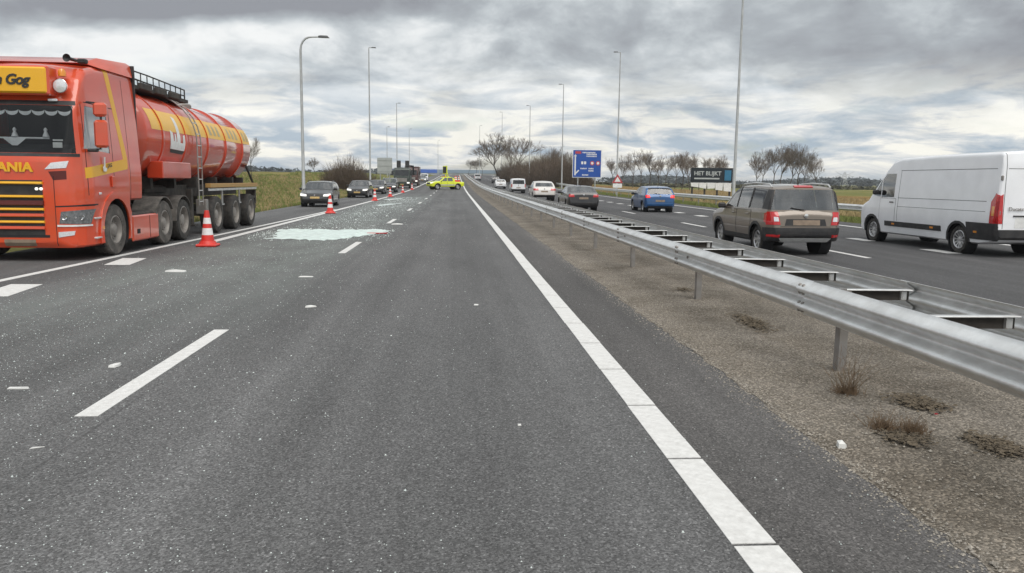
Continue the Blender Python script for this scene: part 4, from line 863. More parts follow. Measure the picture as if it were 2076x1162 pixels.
b_ = B(); tube(b_, [(-.3, -1.5, 1.6), (-.3, -1.75, 1.5), (-.25, -2.1, 1.35), (-.2, -2.5, 1.3)], .03, 6); tube(b_, [(-.1, -1.5, 1.7), (-.1, -1.8, 1.5), (-.1, -2.2, 1.4), (-.1, -2.5, 1.3)], .025, 6); ob('air_hose', b_, 'black', tr)

# ------------------------------------------------------------------ tank trailer
UX, UY = -8.2, 25.6
tk = thing('tank_trailer', 'red ribbed tank trailer with yellow band and white emblem', 'trailer', (UX, UY, .002))
ZC, RT = 2.54, 1.12; Y0, Y1 = 19.0-UY, 28.15-UY
P_tank = M('tank_red', (.56, .055, .020), .28, 0, .08, 1.5, coat=1, dirt=((.30, .11, .07), .4, 1.1))
b_ = B(); lathe(b_, [(.001, Y0-.26), (.35, Y0-.24), (.75, Y0-.15), (1.0, Y0-.05), (1.09, Y0), (RT, Y0+.08), (RT, Y1-.08), (1.09, Y1), (1.0, Y1+.05), (.75, Y1+.15), (.35, Y1+.24), (.001, Y1+.26)], 'y', 72, (0, 0, ZC)); ob('tank', b_, P_tank, tk, 40)
RINGS = [19.93, 21.55, 23.43, 25.2, 27.1]
for i, yy in enumerate(RINGS):
    y = yy-UY; b_ = B(); lathe(b_, [(RT-.01, y-.05), (RT+.028, y-.045), (RT+.035, y), (RT+.028, y+.045), (RT-.01, y+.05)], 'y', 72, (0, 0, ZC)); ob('tank_ring', b_, P_tank, tk, 50)
    b_ = B(); lathe(b_, [(RT+.031, y-.046), (RT+.039, y), (RT+.031, y+.046)], 'y', 16, (0, 0, ZC), R(9), R(36)); ob('ring_band', b_, P_yel, tk, 60)
P_band = M('band_yellow', (.80, .45, .03), .45, 0, .08, 2, coat=.3, dirt=((.50, .32, .18), .35, 2))
for a, c in zip([19.2]+RINGS, RINGS+[28.1]):
    b_ = B(); lathe(b_, [(RT+.004, a+.06-UY), (RT+.004, c-.06-UY)], 'y', 16, (0, 0, ZC), R(9), R(36)); ob('band', b_, P_band, tk, 60)
def on_tank(y, ang, dr=.008): return ((RT+dr)*math.cos(R(ang)), y-UY, ZC+(RT+dr)*math.sin(R(ang)))
def tank_patch(name, poly, mat, dr=.008, n=6):
    """convex polygon in (Y, angle in degrees) laid on the tank skin"""
    b_ = B(); v2 = [Vector((p[0], p[1]*.02, 0)) for p in poly]
    vs_ = [b_.verts.new(v) for v in v2]; b_.faces.new(vs_)
    bmesh.ops.triangulate(b_, faces=b_.faces); bmesh.ops.subdivide_edges(b_, edges=b_.edges, cuts=n, use_grid_fill=True); bmesh.ops.triangulate(b_, faces=b_.faces)
    for v in b_.verts: v.co = Vector(on_tank(v.co.x, v.co.y/.02, dr))
    bmesh.ops.recalc_face_normals(b_, faces=b_.faces); return ob(name, b_, mat, tk, 60)
P_emb = 'white_plastic'
def emb(pts, mat=P_emb, nm='emblem'): tank_patch(nm, [(20.42+(a-19.6)*.93, 31+(b__-31)*.80) for a, b__ in pts], mat)
for pts in ([(20.12, 2), (20.34, 2), (20.30, 28), (20.10, 31)], [(19.62, -23), (20.72, -25), (20.76, -13), (19.60, -10)], [(19.60, -10), (19.86, -11), (19.80, 3), (19.62, 6)], [(19.90, -11.5), (20.06, -11.5), (20.02, 1), (19.93, 1)], [(20.10, -12), (20.36, -12), (20.36, 2), (20.10, 2)], [(20.55, -13), (20.76, -13), (20.74, 2), (20.58, 0)]): emb(pts)
emb([(19.66, -29), (20.60, -31), (20.74, -25.5), (19.62, -23.5)], 'black', 'emblem_underbar')  # black patch directly below the emblem
for k, yy in enumerate((23.7, 24.1, 24.5, 25.6, 26.0, 26.4, 27.35, 27.7)):
    tank_patch('band_figure', [(yy, 14), (yy+.24, 14), (yy+.2, 29), (yy+.05, 31)], M('faded_print', (.40, .34, .20), .6) if k == 0 else bpy.data.materials['faded_print'], .007, 3)
# walkway on the tank
b_ = B(); box(b_, (.28, 21.4-UY, ZC+RT+.06), (.62, 4.2, .09)); ob('walkway', b_, 'chassis', tk)
for q in (20.3, 21.3, 22.3): b_ = B(); box(b_, (.62, q-UY, ZC+RT+.10), (.10, .7, .16), .02); ob('valve_cover', b_, 'chassis', tk)
for xx in (.02, .56):
    b_ = B(); tube(b_, [(xx, 19.4-UY, ZC+RT+.05), (xx, 19.4-UY, ZC+RT+.42), (xx, 20.6-UY, ZC+RT+.42), (xx, 23.3-UY, ZC+RT+.36), (xx, 23.3-UY, ZC+RT+.0)], .02, 6)
    for q in (19.8, 20.2, 20.6, 21.0, 21.4, 21.8, 22.2, 22.6, 23.0): tube(b_, [(xx, q-UY, ZC+RT+.04), (xx, q-UY, ZC+RT+.40)], .014, 5)
    tube(b_, [(xx, 19.4-UY, ZC+RT+.24), (xx, 23.3-UY, ZC+RT+.20)], .018, 5); ob('handrail', b_, 'chassis', tk)
for q in (20.4, 21.7, 23.0, 25.0):
    b_ = B(); lathe(b_, [(.28, 0), (.28, .12), (.24, .16), (.001, .17)], 'z', 18, (-.1, q-UY, ZC+RT-.03)); ob('hatch', b_, 'steel_dull', tk)
# ladder
lad = B()
for dy in (-.16, .16):
    pts = [(1.25, 22.2+dy-UY, .85), (1.25, 22.2+dy-UY, 2.5)]+[(1.25*math.cos(R(a)), 22.2+dy-UY, ZC+(RT+.13)*math.sin(R(a))) for a in (8, 20, 32, 44, 56, 68)]; tube(lad, pts, .02, 6)
ob('ladder_rail', lad, 'steel_dull', tk)
for k in range(10): b_ = B(); tube(b_, [(1.25, 22.04-UY, .95+.3*k if k < 6 else 0), (1.25, 22.36-UY, .95+.3*k if k < 6 else 0)], .015, 5) if k < 6 else tube(b_, [(1.25*math.cos(R(10+14*(k-6))), 22.04-UY, ZC+(RT+.13)*math.sin(R(10+14*(k-6)))), (1.25*math.cos(R(10+14*(k-6))), 22.36-UY, ZC+(RT+.13)*math.sin(R(10+14*(k-6))))], .015, 5); ob('ladder_rung', b_, 'steel', tk)
# chassis, beam, box
b_ = B(); box(b_, (.5, 23.9-UY, 1.22), (.14, 8.6, .34), .01); box(b_, (-.5, 23.9-UY, 1.22), (.14, 8.6, .34), .01)
for q in (19.8, 21.4, 23.2, 25.0, 26.8, 28.0): box(b_, (0, q-UY, 1.46), (1.7, .16, .30))
for q in (23.65, 25.55, 27.4): box(b_, (0, q-UY, .55), (2.0, .13, .13))
box(b_, (0, 20.6-UY, 1.28), (1.3, 1.5, .16), .02); ob('chassis', b_, 'chassis', tk)
for sg in (1, -1):
    b_ = B(); box(b_, (sg*1.17, 25.75-UY, 1.37), (.16, 5.3, .12), .01); ob('side_beam', b_, M('ochre_beam', (.42, .25, .08), .6, 0, .15, 3, dirt=((.2, .14, .09), .5, 3)) if sg == 1 else bpy.data.materials['ochre_beam'], tk)
    b_ = B(); box(b_, (sg*1.19, 25.75-UY, 1.255), (.05, 5.3, .07), .006); ob('side_rail', b_, 'steel', tk)
    for q in (24.6, 26.5): b_ = B(); box(b_, (sg*1.12, q-UY, 1.02), (.04, .05, .46)); box(b_, (sg*1.12, q-UY, .80), (.04, .3, .04)); ob('guard_bracket', b_, 'steel', tk)
    b_ = B(); box(b_, (sg*1.05, 20.5-UY, 1.77), (.38, 2.0, .40), .02); ob('tool_box', b_, P_tank, tk)
    b_ = B(); box(b_, (sg*.95, 22.2-UY, .78), (.14, .14, 1.0), .01); box(b_, (sg*.95, 22.2-UY, .30), (.3, .3, .05)); ob('landing_leg', b_, 'chassis', tk)
    b_ = B(); box(b_, (sg*1.02, 23.0-UY, .78), (.3, .2, .42), .02); ob('hose_box', b_, 'steel_dull', tk)
    for q in (23.65, 25.55, 27.4):
        wheel(tk, sg*1.08, q-UY, .535, .38, 'drive', sg)
    b_ = B(); tube(b_, [(sg*1.0, 27.9-UY, 2.0), (sg*1.12, 28.35-UY, 1.4)], .04, 6); ob('rear_stay', b_, 'black', tk)
    b_ = B(); box(b_, (sg*1.0, 28.45-UY, .95), (.34, .10, .5), .02); box(b_, (sg*1.06, 28.2-UY, .95), (.2, .5, .08)); rl_ = ob('rear_lamp_bracket', b_, 'chassis', tk)
b_ = B(); box(b_, (0, 28.45-UY, .62), (2.3, .12, .14), .02); ob('rear_bumper', b_, 'chassis', tk)

# ------------------------------------------------------------------ traffic cones
def make_cone():
    t = thing('traffic_cone', '', 'cone')
    b_ = B(); box(b_, (0, 0, .03), (.46, .46, .06), .02); hull(b_, [(.17*math.cos(2*PI*k/14), .17*math.sin(2*PI*k/14), .13) for k in range(14)]+[(.21*math.cos(2*PI*k/14), .21*math.sin(2*PI*k/14), .05) for k in range(14)]); ob('base', b_, 'cone_red', t)
    rr = lambda z: .148-(z-.12)*.135
    for i, (z0, z1, mt_) in enumerate(((.12, .27, 'cone_red'), (.27, .43, 'cone_white'), (.43, .53, 'cone_red'), (.53, .67, 'cone_white'), (.67, .83, 'cone_red'))):
        b_ = B(); pr_ = [(rr(z0), z0), (rr(z1), z1)]
        if i == 4: pr_ += [(rr(z1)-.012, z1+.01), (rr(z1)-.015, z1-.05)]
        lathe(b_, pr_, 'z', 24); ob('sleeve' if mt_ == 'cone_white' else 'cone_body', b_, mt_, t)
    return t
cone0 = make_cone(); used = False
CL = ['red and white traffic cone beside the wheels of the tank trailer', 'red and white traffic cone in front of the leading dark hatchback', 'red and white traffic cone beside the black estate car', 'red and white traffic cone beside the queued dark grey hatchback', 'red and white traffic cone beside the queued dark grey suv', 'red and white traffic cone beside the front of the dark green lorry']
for i, (x, y) in enumerate(((-5.82, 18.95), (-5.85, 37.3), (-6.0, 59), (-5.95, 72), (-6.1, 91), (-6.05, 109))):
    c = cone0 if i == 0 else dup(cone0); c.location = (x, y, zr(y)+.003); c.rotation_euler = (0, 0, rnd.uniform(-.4, .4)); tag(c, CL[i], 'cone', 'traffic cones along the closed lane')

# ------------------------------------------------------------------ yellow road inspector pickup
P_fluo = paint('fluorescent_yellow', (.72, .80, .02), .4, .08)
PICK = dict(W=1.88, top=[(2.65, .66), (2.62, .92), (2.45, 1.05), (1.35, 1.16), (.62, 1.68), (.35, 1.77), (-.55, 1.78), (-.95, 1.66), (-1.15, 1.20), (-1.22, 1.12), (-2.60, 1.10), (-2.64, .60)], belt=1.12, roof=1.78, tumble=.16, bz=.42, fa=1.62, ra=-1.60, wr=.39, ws=(1.2, 1.66), cabin=(-.9, 1.2), seats=(.2,), mirror=(1.1, 1.15), clad=True,
    side_win=[[(1.05, 1.17), (.12, 1.17), (.12, 1.66), (.48, 1.66)], [(.05, 1.17), (-.80, 1.17), (-.72, 1.66), (.05, 1.66)]], doors=[[(1.1, .55), (.09, .55), (.09, 1.10), (1.1, 1.10)], [(.06, .55), (-.85, .55), (-.85, 1.10), (.06, 1.10)]],
    patch=[('headlight', 'front', [(.56, .84), (.88, .86), (.9, 1.0), (.6, .98)], 'lens_lit', .01), ('grille', 'front', [(-.5, .70), (.5, .70), (.5, .96), (-.5, .96)], 'black', .01), ('stripe', 'side', [(1.15, .56), (-1.15, .56), (-1.15, .72), (1.15, .72)], 'steel', .008)])
PKX, PKY = -1.62, 113.5; pk = make_car(PICK, 'pickup_truck', 'fluorescent yellow pickup with raised warning board parked across the road', 'pickup', (PKX, PKY, zr(PKY)+.003), R(118), P_fluo)
b_ = B(); tube(b_, [(0, -.1, 1.75), (0, -.1, 2.35)], .10, 8); tube(b_, [(.0, -.5, 1.75), (0, -.15, 2.9)], .07, 8); ob('board_mast', b_, P_fluo, pk)
b_ = B(); box(b_, (0, .0, 2.75), (1.25, .14, 1.15), .03); bd_ = ob('warning_board', b_, P_fluo, pk); b_ = B(); box(b_, (0, .085, 2.75), (1.0, .03, .9), .01); ob('board_screen', b_, 'black', bd_)
b_ = B(); box(b_, (0, .2, 1.83), (1.2, .25, .10), .03); ob('light_bar', b_, 'lens_amber', pk)
Mpk = Matrix.Translation(pk.location) @ Matrix.Rotation(R(118), 4, 'Z')
for i, (x, y) in enumerate(((-.35, -1.6), (.3, -1.75), (0, -2.2))):
    c = dup(cone0); c.location = Mpk @ Vector((x, y, 1.10)); tag(c, 'red and white cone standing in the bed of the yellow pickup', 'cone', 'cones in the bed of the yellow pickup')

# ------------------------------------------------------------------ dark green lorry and a red one behind it
P_green = paint('lorry_green', (.02, .035, .03), .45, .2, .3)
def lorry(label, x, y, pm, stacks):
    t = thing('lorry', label, 'truck', (x, y, zr(y)), PI)
    cb = Shell(2.5, [(1.4, 1.6), (1.36, 1.8), (1.2, 2.75), (1.0, 2.98), (.5, 3.05), (-.7, 3.05), (-.8, 2.9)], [(1.4, .5), (1.3, .4), (-.8, .45)], [(1.4, .82), (1.3, .92), (1.1, 1), (-.8, 1)], 1.7, 3.05, .06, .12, .05, step=.1, sill=.98)
    for sg in (1, -1):
        o = cb.grab('arch', circle(.1, .52, .62), 'side', 'dark', t, sg, 0, True, .02)
        if o: bpy.data.objects.remove(o)
        cb.grab('side_window', [(1.0, 1.85), (.2, 1.85), (.2, 2.6), (.85, 2.6)], 'side', 'glass_dark', t, sg, -.005, True)
        cb.grab('headlight', [(sg*.72, .72), (sg*1.08, .72), (sg*1.08, .92), (sg*.72, .92)], 'front', 'lens_lit', t, 1, .01)
        b_ = B(); box(b_, (sg*1.42, 1.15, 2.2), (.22, .14, .6), .04); ob('mirror_housing', b_, 'black', t)
        for ay in (.1, -3.4, -4.8): wheel(t, sg*1.08, ay, .52, .32, 'truck', sg)
        if stacks: b_ = B(); box(b_, (sg*.62, -1.1, 3.45), (.58, .5, 1.25), .04); box(b_, (sg*.62, -1.1, 2.2), (.3, .4, 1.6)); ob('ramp_upright', b_, 'black', t)
    cb.grab('windscreen', [(-1.0, 1.85), (1.0, 1.85), (.95, 2.65), (-.95, 2.65)], 'front', 'glass_dark', t, 1, -.004, True)
    cb.grab('grille', [(-.7, .95), (.7, .95), (.74, 1.5), (-.74, 1.5)], 'front', 'steel_dull', t, 1, .01); cb.grab('bumper', [(-1.1, .5), (1.1, .5), (1.1, .68), (-1.1, .68)], 'front', 'black', t, 1, .02)
    cb.grab('licence_plate', [(-.26, .54), (.26, .54), (.26, .65), (-.26, .65)], 'front', 'plate', t, 1, .03)
    ob('cab_body', cb.bm, pm, t, 40)
    b_ = B(); box(b_, (0, .2, 1.65), (2.2, 1.6, .3), .03); ob('cabin', b_, 'dark', t)
    b_ = B(); box(b_, (0, -3.0, .95), (1.0, 6.0, .3)); ob('chassis', b_, 'chassis', t)
    b_ = B(); box(b_, (0, -4.2, 1.25 if stacks else 2.2), (2.5, 5.6, .3 if stacks else 2.2), .04); ob('load_bed', b_, 'chassis' if stacks else pm, t)
    if stacks:
        b_ = B(); tube(b_, [(-.3, -2.6, 1.4), (-.5, -2.8, 3.4), (-1.35, -3.6, 3.3), (-1.4, -4.4, 2.0)], [.2, .18, .15, .12], 8); box(b_, (-.2, -3.2, 1.9), (1.9, 1.8, 1.1), .1); ob('loader_crane', b_, 'black', t)
    return t
lorry('dark green lorry with two upright black ramps waiting in the queue', -7.95, 118.5, P_green, True)
lorry('dark red lorry standing behind the dark green lorry', -7.75, 138, paint('lorry_red', (.06, .015, .015), .45, .3, .3), False)

# ------------------------------------------------------------------ lamp posts
def lamp_tall(x, y, h_, label, arm=-1, group='tall lamp posts along the motorway'):
    z = zg(x, y)-.05; t = thing('lamp_post', label, 'street lamp', (x, y, z), 0, group)
    b_ = B(); tube(b_, [(0, 0, 0), (0, 0, 1.2), (0, 0, 1.25), (0, 0, h_)], [.125, .12, .105, .055], 12); ob('pole', b_, 'pole', t)
    b_ = B(); tube(b_, [(0, 0, h_-.05), (0, 0, h_+.05), (arm*.35, 0, h_+.08)], .04, 6); ob('arm', b_, 'pole', t)
    b_ = B(); hull(b_, [(arm*(.25+dx), dy, h_+.08+dz) for dx, dy, dz in ((0, -.08, -.04), (0, .08, -.04), (.55, -.13, -.05), (.55, .13, -.05), (.1, 0, .07), (.5, 0, .06))]); ob('lamp_head', b_, 'pole_dark', t)
    return t
LR = [(1487, 395, 54, None, 'tall thin lamp post rising out of frame beside the dark billboard'), (1250, 380, 93, 107, 'tall lamp post standing behind the red triangle sign'), (1139, 360, 127, 172, 'tall lamp post standing left of the blue direction sign'), (1073, 352, 162, 215, 'tall lamp post in front of the brown hedge'), (1017, 350, 235, 228, 'distant tall lamp post in front of the big bare trees')]
for px, py, Y, tp, lb in LR:
    p = at(px, py, Y); zz = zg(p.x, Y)-.05; h_ = (at(px, tp, Y).z-zz) if tp else 16.5; lamp_tall(p.x, Y, h_, lb, -1)
LL = [(751, 385, 90, 98, 'tall lamp post between the black estate and the dark grey hatchback'), (805, 340, 156, 210, 'tall lamp post behind the dark green lorry'), (830, 340, 250, 262, 'distant lamp post right of the dark green lorry'), (888, 340, 330, 285, 'distant lamp post above the yellow pickup'), (785, 340, 210, 258, 'distant lamp post behind the blank grey sign back'), (972, 345, 290, 255, 'distant lamp post on the median above the traffic')]
for px, py, Y, tp, lb in LL:
    p = at(px, py, Y); zz = zg(p.x, Y)-.05; lamp_tall(p.x, Y, at(px, tp, Y).z-zz, lb, 1)
p = at(616, 395, 46.5); z = zg(p.x, 46.5)-.05; t = thing('lamp_post', 'curved arm lamp post on the verge behind the leading dark hatchback', 'street lamp', (p.x, 46.5, z)); hh = at(612, 74, 46.5).z-z
b_ = B(); tube(b_, [(0, 0, 0), (0, 0, 1.3), (0, 0, 1.36), (0, 0, hh-.75)]+[(.55*(1-math.cos(R(a))), 0, hh-.75+.72*math.sin(R(a))) for a in (20, 40, 60, 80)]+[(.62, 0, hh-.02), (1.05, 0, hh)], [.125, .115, .095, .065]+[.055]*4+[.045, .04], 12); ob('pole', b_, 'pole', t)
b_ = B(); hull(b_, [(1.0+dx, dy, hh+dz) for dx, dy, dz in ((0, -.06, -.05), (0, .06, -.05), (.62, -.11, -.05), (.62, .11, -.05), (.1, 0, .09), (.5, 0, .08), (0, -.05, .05), (0, .05, .05))]); ob('lamp_head', b_, 'pole_dark', t)

# ------------------------------------------------------------------ signs
P_sblue = M('sign_blue', (.012, .075, .36), .45, 0, .05, 3); P_sback = M('sign_back_aluminium', (.42, .44, .43), .55, .3, .08, 1.5)
def panel(t, w, h_, z0, mat, th=.06, y=0., name='panel', r_=.0):
    b_ = B(); box(b_, (0, y, z0+h_/2), (w, th, h_), .012); return ob(name, b_, mat, t)
Y = 118.; pa, pb = at(1160, 360, Y), at(1220, 304, Y); sx = (pa.x+pb.x)/2; gz = zg(sx, Y); W_, H_ = pb.x-pa.x, pb.z-pa.z; z0 = pa.z-gz
t = thing('direction_sign', 'large blue motorway direction sign with white arrow and red route shield', 'sign', (sx, Y, gz))
panel(t, W_, H_, z0, 'white_plastic', .05, .0, 'border'); panel(t, W_-.16, H_-.16, z0+.08, P_sblue, .05, -.012)
for sg in (-1, 1): b_ = B(); tube(b_, [(sg*W_*.3, .12, -.2), (sg*W_*.3, .12, z0+H_-.1)], .09, 8); ob('post', b_, 'pole', t)
def mark(t, name, u, v, w, h_, mat, pts=None):
    b_ = B(); x0, zz = -W_/2+u*W_, z0+(1-v)*H_
    if pts: prism(b_, [(x0+a*W_, zz-b__*H_) for a, b__ in pts], 'y', -.044, -.034)
    else: box(b_, (x0+w*W_/2, -.04, zz-h_*H_/2), (w*W_, .008, h_*H_))
    ob(name, b_, mat, t)
P_sred = M('sign_red', (.45, .05, .06), .5); P_swhite = 'white_plastic'
mark(t, 'route_shield', .09, .06, .20, .09, P_sred); mark(t, 'arrow_shaft', .07, .22, .045, .70, P_swhite); mark(t, 'arrow_head', .035, .24, 0, 0, P_swhite, [(0, 0), (.0575, -.07), (.115, 0)])
mark(t, 'arrow_branch', .115, .82, 0, 0, P_swhite, [(0, 0), (.09, -.10), (.12, -.07), (0, .06)])
for u, v, w in ((.34, .08, .46), (.48, .14, .40), (.48, .21, .40), (.28, .65, .26), (.56, .65, .18), (.56, .73, .20), (.34, .88, .24)):
    n = int(w/.045)
    for k in range(n): mark(t, 'letter_stroke', u+k*.045, v+.004*(k % 2), .030, .045, P_swhite)
for u in (.30, .40): mark(t, 'service_symbol', u, .42, .07, .10, P_swhite)
for u in (.62, .82):
    b_ = B(); lathe(b_, [(.001, -.046), (.075*W_, -.046), (.075*W_, -.03)], 'y', 18, (-W_/2+(u+.06)*W_, 0, z0+.52*H_)); ob('round_symbol', b_, P_sred, t); b_ = B(); lathe(b_, [(.001, -.052), (.045*W_, -.052), (.045*W_, -.04)], 'y', 14, (-W_/2+(u+.06)*W_, 0, z0+.52*H_)); ob('round_symbol_centre', b_, P_swhite, t)
Y = 122.; pa, pb = at(765, 352, Y), at(795, 320, Y); sx = (pa.x+pb.x)/2; gz = zg(sx, Y); W_, H_ = pb.x-pa.x, pb.z-pa.z; z0 = pa.z-gz
t = thing('sign_back', 'blank grey back of a large road sign on the left verge', 'sign', (sx, Y, gz)); panel(t, W_, H_, z0, P_sback)
for q in (.15, .5, .85): b_ = B(); box(b_, (0, -.05, z0+q*H_), (W_, .05, .08)); ob('stiffener', b_, P_sback, t)
for sg in (-1, 1): b_ = B(); tube(b_, [(sg*W_*.3, .1, -.3), (sg*W_*.3, .1, z0+H_*.95)], .08, 8); ob('post', b_, 'pole', t)
Y = 84.; pa, pb = at(1241, 371, Y), at(1263, 353, Y); sx = (pa.x+pb.x)/2; gz = zg(sx, Y); W_, H_ = pb.x-pa.x, pb.z-pa.z; z0 = pa.z-gz
t = thing('warning_sign', 'red bordered triangle warning sign with white plate below on the far verge', 'sign', (sx, Y, gz))
b_ = B(); prism(b_, [(-W_/2, z0), (W_/2, z0), (0, z0+H_)], 'y', -.03, 0); ob('triangle', b_, P_sred, t); b_ = B(); prism(b_, [(-W_*.29, z0+H_*.13), (W_*.29, z0+H_*.13), (0, z0+H_*.70)], 'y', -.04, -.02); ob('triangle_centre', b_, 'white_plastic', t)
b_ = B(); box(b_, (0, -.02, z0-.28), (W_*.85, .03, .42)); ob('plate', b_, 'white_plastic', t); b_ = B(); tube(b_, [(0, .03, -.3), (0, .03, z0+H_*.8)], .04, 8); ob('post', b_, 'pole', t)
Y = 72.; pa, pb = at(1400, 369, Y), at(1486, 341, Y); sx = (pa.x+pb.x)/2; gz = zg(sx, Y); W_, H_ = pb.x-pa.x, pb.z-pa.z; z0 = pa.z-gz
t = thing('billboard', 'dark roadside billboard with white lettering above a torn white board', 'billboard', (sx, Y, gz))
panel(t, W_, H_, z0, M('billboard_dark', (.012, .018, .025), .4), .12); panel(t, W_*.16, H_*.72, z0+H_*.12, M('billboard_blue', (.03, .16, .28), .4), .03, -.075, 'picture_panel')
t.children[-1].location.x = W_*.38
text('lettering', 'HET BLIJKT', .52, t, M('letter_grey', (.42, .45, .45), .5), lambda a, b_, c: (-W_*.43+a, -.066-c, z0+H_*.48+b_), bold=.012)
b_ = B(); box(b_, (-W_*.12, -.066, z0+H_*.25), (W_*.6, .01, .13)); ob('text_line', b_, bpy.data.materials['letter_grey'], t)
for i in range(5):
    u0_, u1_ = -W_/2+W_*.98*i/5, -W_/2+W_*.98*(i+1)/5-.02; b_ = B(); prism(b_, [(u0_, z0-.06), (u1_, z0-.06), (u1_-.05*(i % 2), z0-.45-.10*i+rnd.uniform(-.1, .1)), (u0_+.06, z0-.40-.10*i)], 'y', -.05, 0); ob('lower_board', b_, 'white_plastic', t)
for sg in (-.9, -.3, .3, .9): b_ = B(); box(b_, (sg*W_/2, .1, z0/2+.2), (.14, .14, z0+.9)); ob('post', b_, 'chassis', t)

# ------------------------------------------------------------------ viaduct far ahead
Y = 660.; ov = thing('viaduct', 'distant road viaduct with a blue parapet crossing the motorway', 'bridge', (-8, Y, 2.5))
P_conc = M('concrete', (.32, .33, .34), .8, 0, .1, .3); zt = at(865, 343.5, Y).z-2.5; zb_ = at(865, 350.5, Y).z-2.5
b_ = B(); box(b_, (6, 6, zb_-.5), (110, 12, 1.4)); ob('deck', b_, P_conc, ov)
for i, (x0, x1, mt_) in enumerate(((-49, -8, M('parapet_blue', (.01, .10, .50), .5)), (-8, 61, M('parapet_slate', (.20, .27, .36), .5)))): b_ = B(); box(b_, ((x0+x1)/2, -.2, (zt+zb_)/2), (x1-x0, .3, zt-zb_)); ob('parapet', b_, mt_, ov)
for x in (-30, -14, 12, 30, 44): b_ = B(); box(b_, (x, 6, (zb_-1.2)/2-1), (1.4, 8, zb_+1)); ob('pier', b_, P_conc, ov)

# ------------------------------------------------------------------ bare trees and shrubs
P_bark = M('bark', (.085, .07, .055), .9, 0, .25, 5); P_twig = M('twigs', (.15, .122, .097), .9, 0, .2, 3); P_brush = M('brushwood', (.125, .092, .065), .9, 0, .25, 2); P_twigl = M('pale_twigs', (.135, .11, .08), .9, 0, .2, 3)
class Sticks:
    def __init__(s): s.v = []; s.f = []
    def seg(s, a, b, ra, rb, n=4):
        d = (b-a).normalized(); u = d.orthogonal().normalized(); w = d.cross(u); i = len(s.v)
        for p, r_ in ((a, ra), (b, rb)):
            for k in range(n): s.v.append(p+(u*math.cos(2*PI*k/n)+w*math.sin(2*PI*k/n))*r_)
        for k in range(n): s.f.append((i+k, i+(k+1) % n, i+n+(k+1) % n, i+n+k))
def tree_meshes(seed, h_, tr_, clear=.32, spread=.5, levels=5, tw=.017, up=.35):
    rg = random.Random(seed); T, C = Sticks(), Sticks()
    def grow(p, d, ln, r_, lv):
        n = 3 if lv < 2 else 2
        for i in range(n):
            d2 = (d+Vector((rg.gauss(0, .13), rg.gauss(0, .13), rg.gauss(0, .06)+.05*up))).normalized(); q = p+d2*ln/n; r2 = max(tw*.75, r_*(1-.28/n*1.4))
            (T if lv < 2 else C).seg(p, q, r_, r2, 6 if lv < 2 else 3)
            if lv >= 1 and lv < levels and i < n-1 or (lv >= levels-1 and i < n-1):
                if lv < levels and rg.random() < .85: branch(q, d2, ln*rg.uniform(.55, .8), r2*.6, lv+1)
            p, d, r_ = q, d2, r2
        if lv < levels:
            for _ in range(3 if lv else rg.randint(4, 5)): branch(p, d, ln*rg.uniform(.62, .92)*(.62 if lv == 0 else 1), r_*.72, lv+1)
    def branch(p, d, ln, r_, lv):
        a = rg.uniform(0, 2*PI); o = d.orthogonal().normalized(); o = Matrix.Rotation(a, 3, d) @ o
        d2 = (d+o*rg.uniform(.35, .85)*(1.2 if lv < 2 else .95)*(.65+spread)+Vector((0, 0, up*.35))).normalized(); grow(p, d2, ln, max(tw, r_), lv)
    grow(Vector((0, 0, -.2)), Vector((0, 0, 1)), h_*clear, tr_, 0)
    mx_ = max(v.z for v in C.v); k = h_/mx_
    out = []
    for nm, S_, mt_ in (('trunk', T, P_bark), ('crown', C, P_twig)):
        me = bpy.data.meshes.new(nm); me.from_pydata([v*k for v in S_.v], [], S_.f); me.materials.append(mt_); out.append(me)
    return out
TREES = [tree_meshes(3, 10, .19, .50, .18, 5, .021, .45), tree_meshes(8, 10, .17, .46, .12, 5, .021, .45), tree_meshes(15, 10, .2, .52, .2, 5, .021, .45), tree_meshes(21, 10, .16, .48, .1, 5, .021, .5)]
def put_tree(label, group, x, y, h_, k, pool=TREES, w=1.0):
    t = thing('bare_tree', label, 'tree', (x, y, zg(x, y)-.05), rnd.uniform(0, 6.28), group); tm, cm = pool[k % len(pool)]
    s_ = h_/10
    for nm, me in (('trunk', tm), ('crown', cm)):
        o = bpy.data.objects.new(nm, me); col.objects.link(o); o.parent = t; o.scale = (s_*w, s_*w, s_)
    return t
def tree_at(px, top_, Y, label, group, k, pool=TREES, w=1.0):
    p = at(px, top_, Y); return put_tree(label, group, p.x, Y, p.z-zg(p.x, Y), k, pool, w)
G1 = 'bare trees in the avenue behind the billboard'
for i, (px, tp, Y) in enumerate(((1240, 318, 200), (1262, 312, 175), (1285, 310, 185), (1302, 302, 165), (1318, 300, 190), (1338, 312, 170), (1352, 312, 200), (1370, 306, 165), (1385, 305, 180), (1402, 304, 172), (1420, 308, 195), (1436, 314, 180), (1452, 312, 170), (1468, 312, 190))):
    tree_at(px, tp, Y, 'slender bare tree in the avenue across the brown field', G1, i, TREES, .85)
G2 = 'bare trees in the clump beyond the brown suv'
for i, (px, tp, Y, w) in enumerate(((1532, 304, 175, .9), (1550, 298, 185, .8), (1572, 290, 180, 1.0), (1588, 287, 190, 1.0), (1604, 286, 178, .9), (1622, 289, 186, 1.0), (1640, 300, 175, .9), (1662, 318, 180, 1.0))):
    tree_at(px, tp, Y, 'bare tree in the dense clump beyond the brown suv', G2, i+1, TREES, w)
tree_at(1012, 268, 205, 'tall bare tree leaning over the left end of the brown hedge', None, 1, TREES, 1.45); tree_at(1060, 270, 200, 'tall bare tree with forked trunk standing inside the brown hedge', None, 3, TREES, 1.4)
tree_at(1035, 285, 215, 'smaller bare tree between the two tall trees in the brown hedge', None, 2, TREES, 1.0)
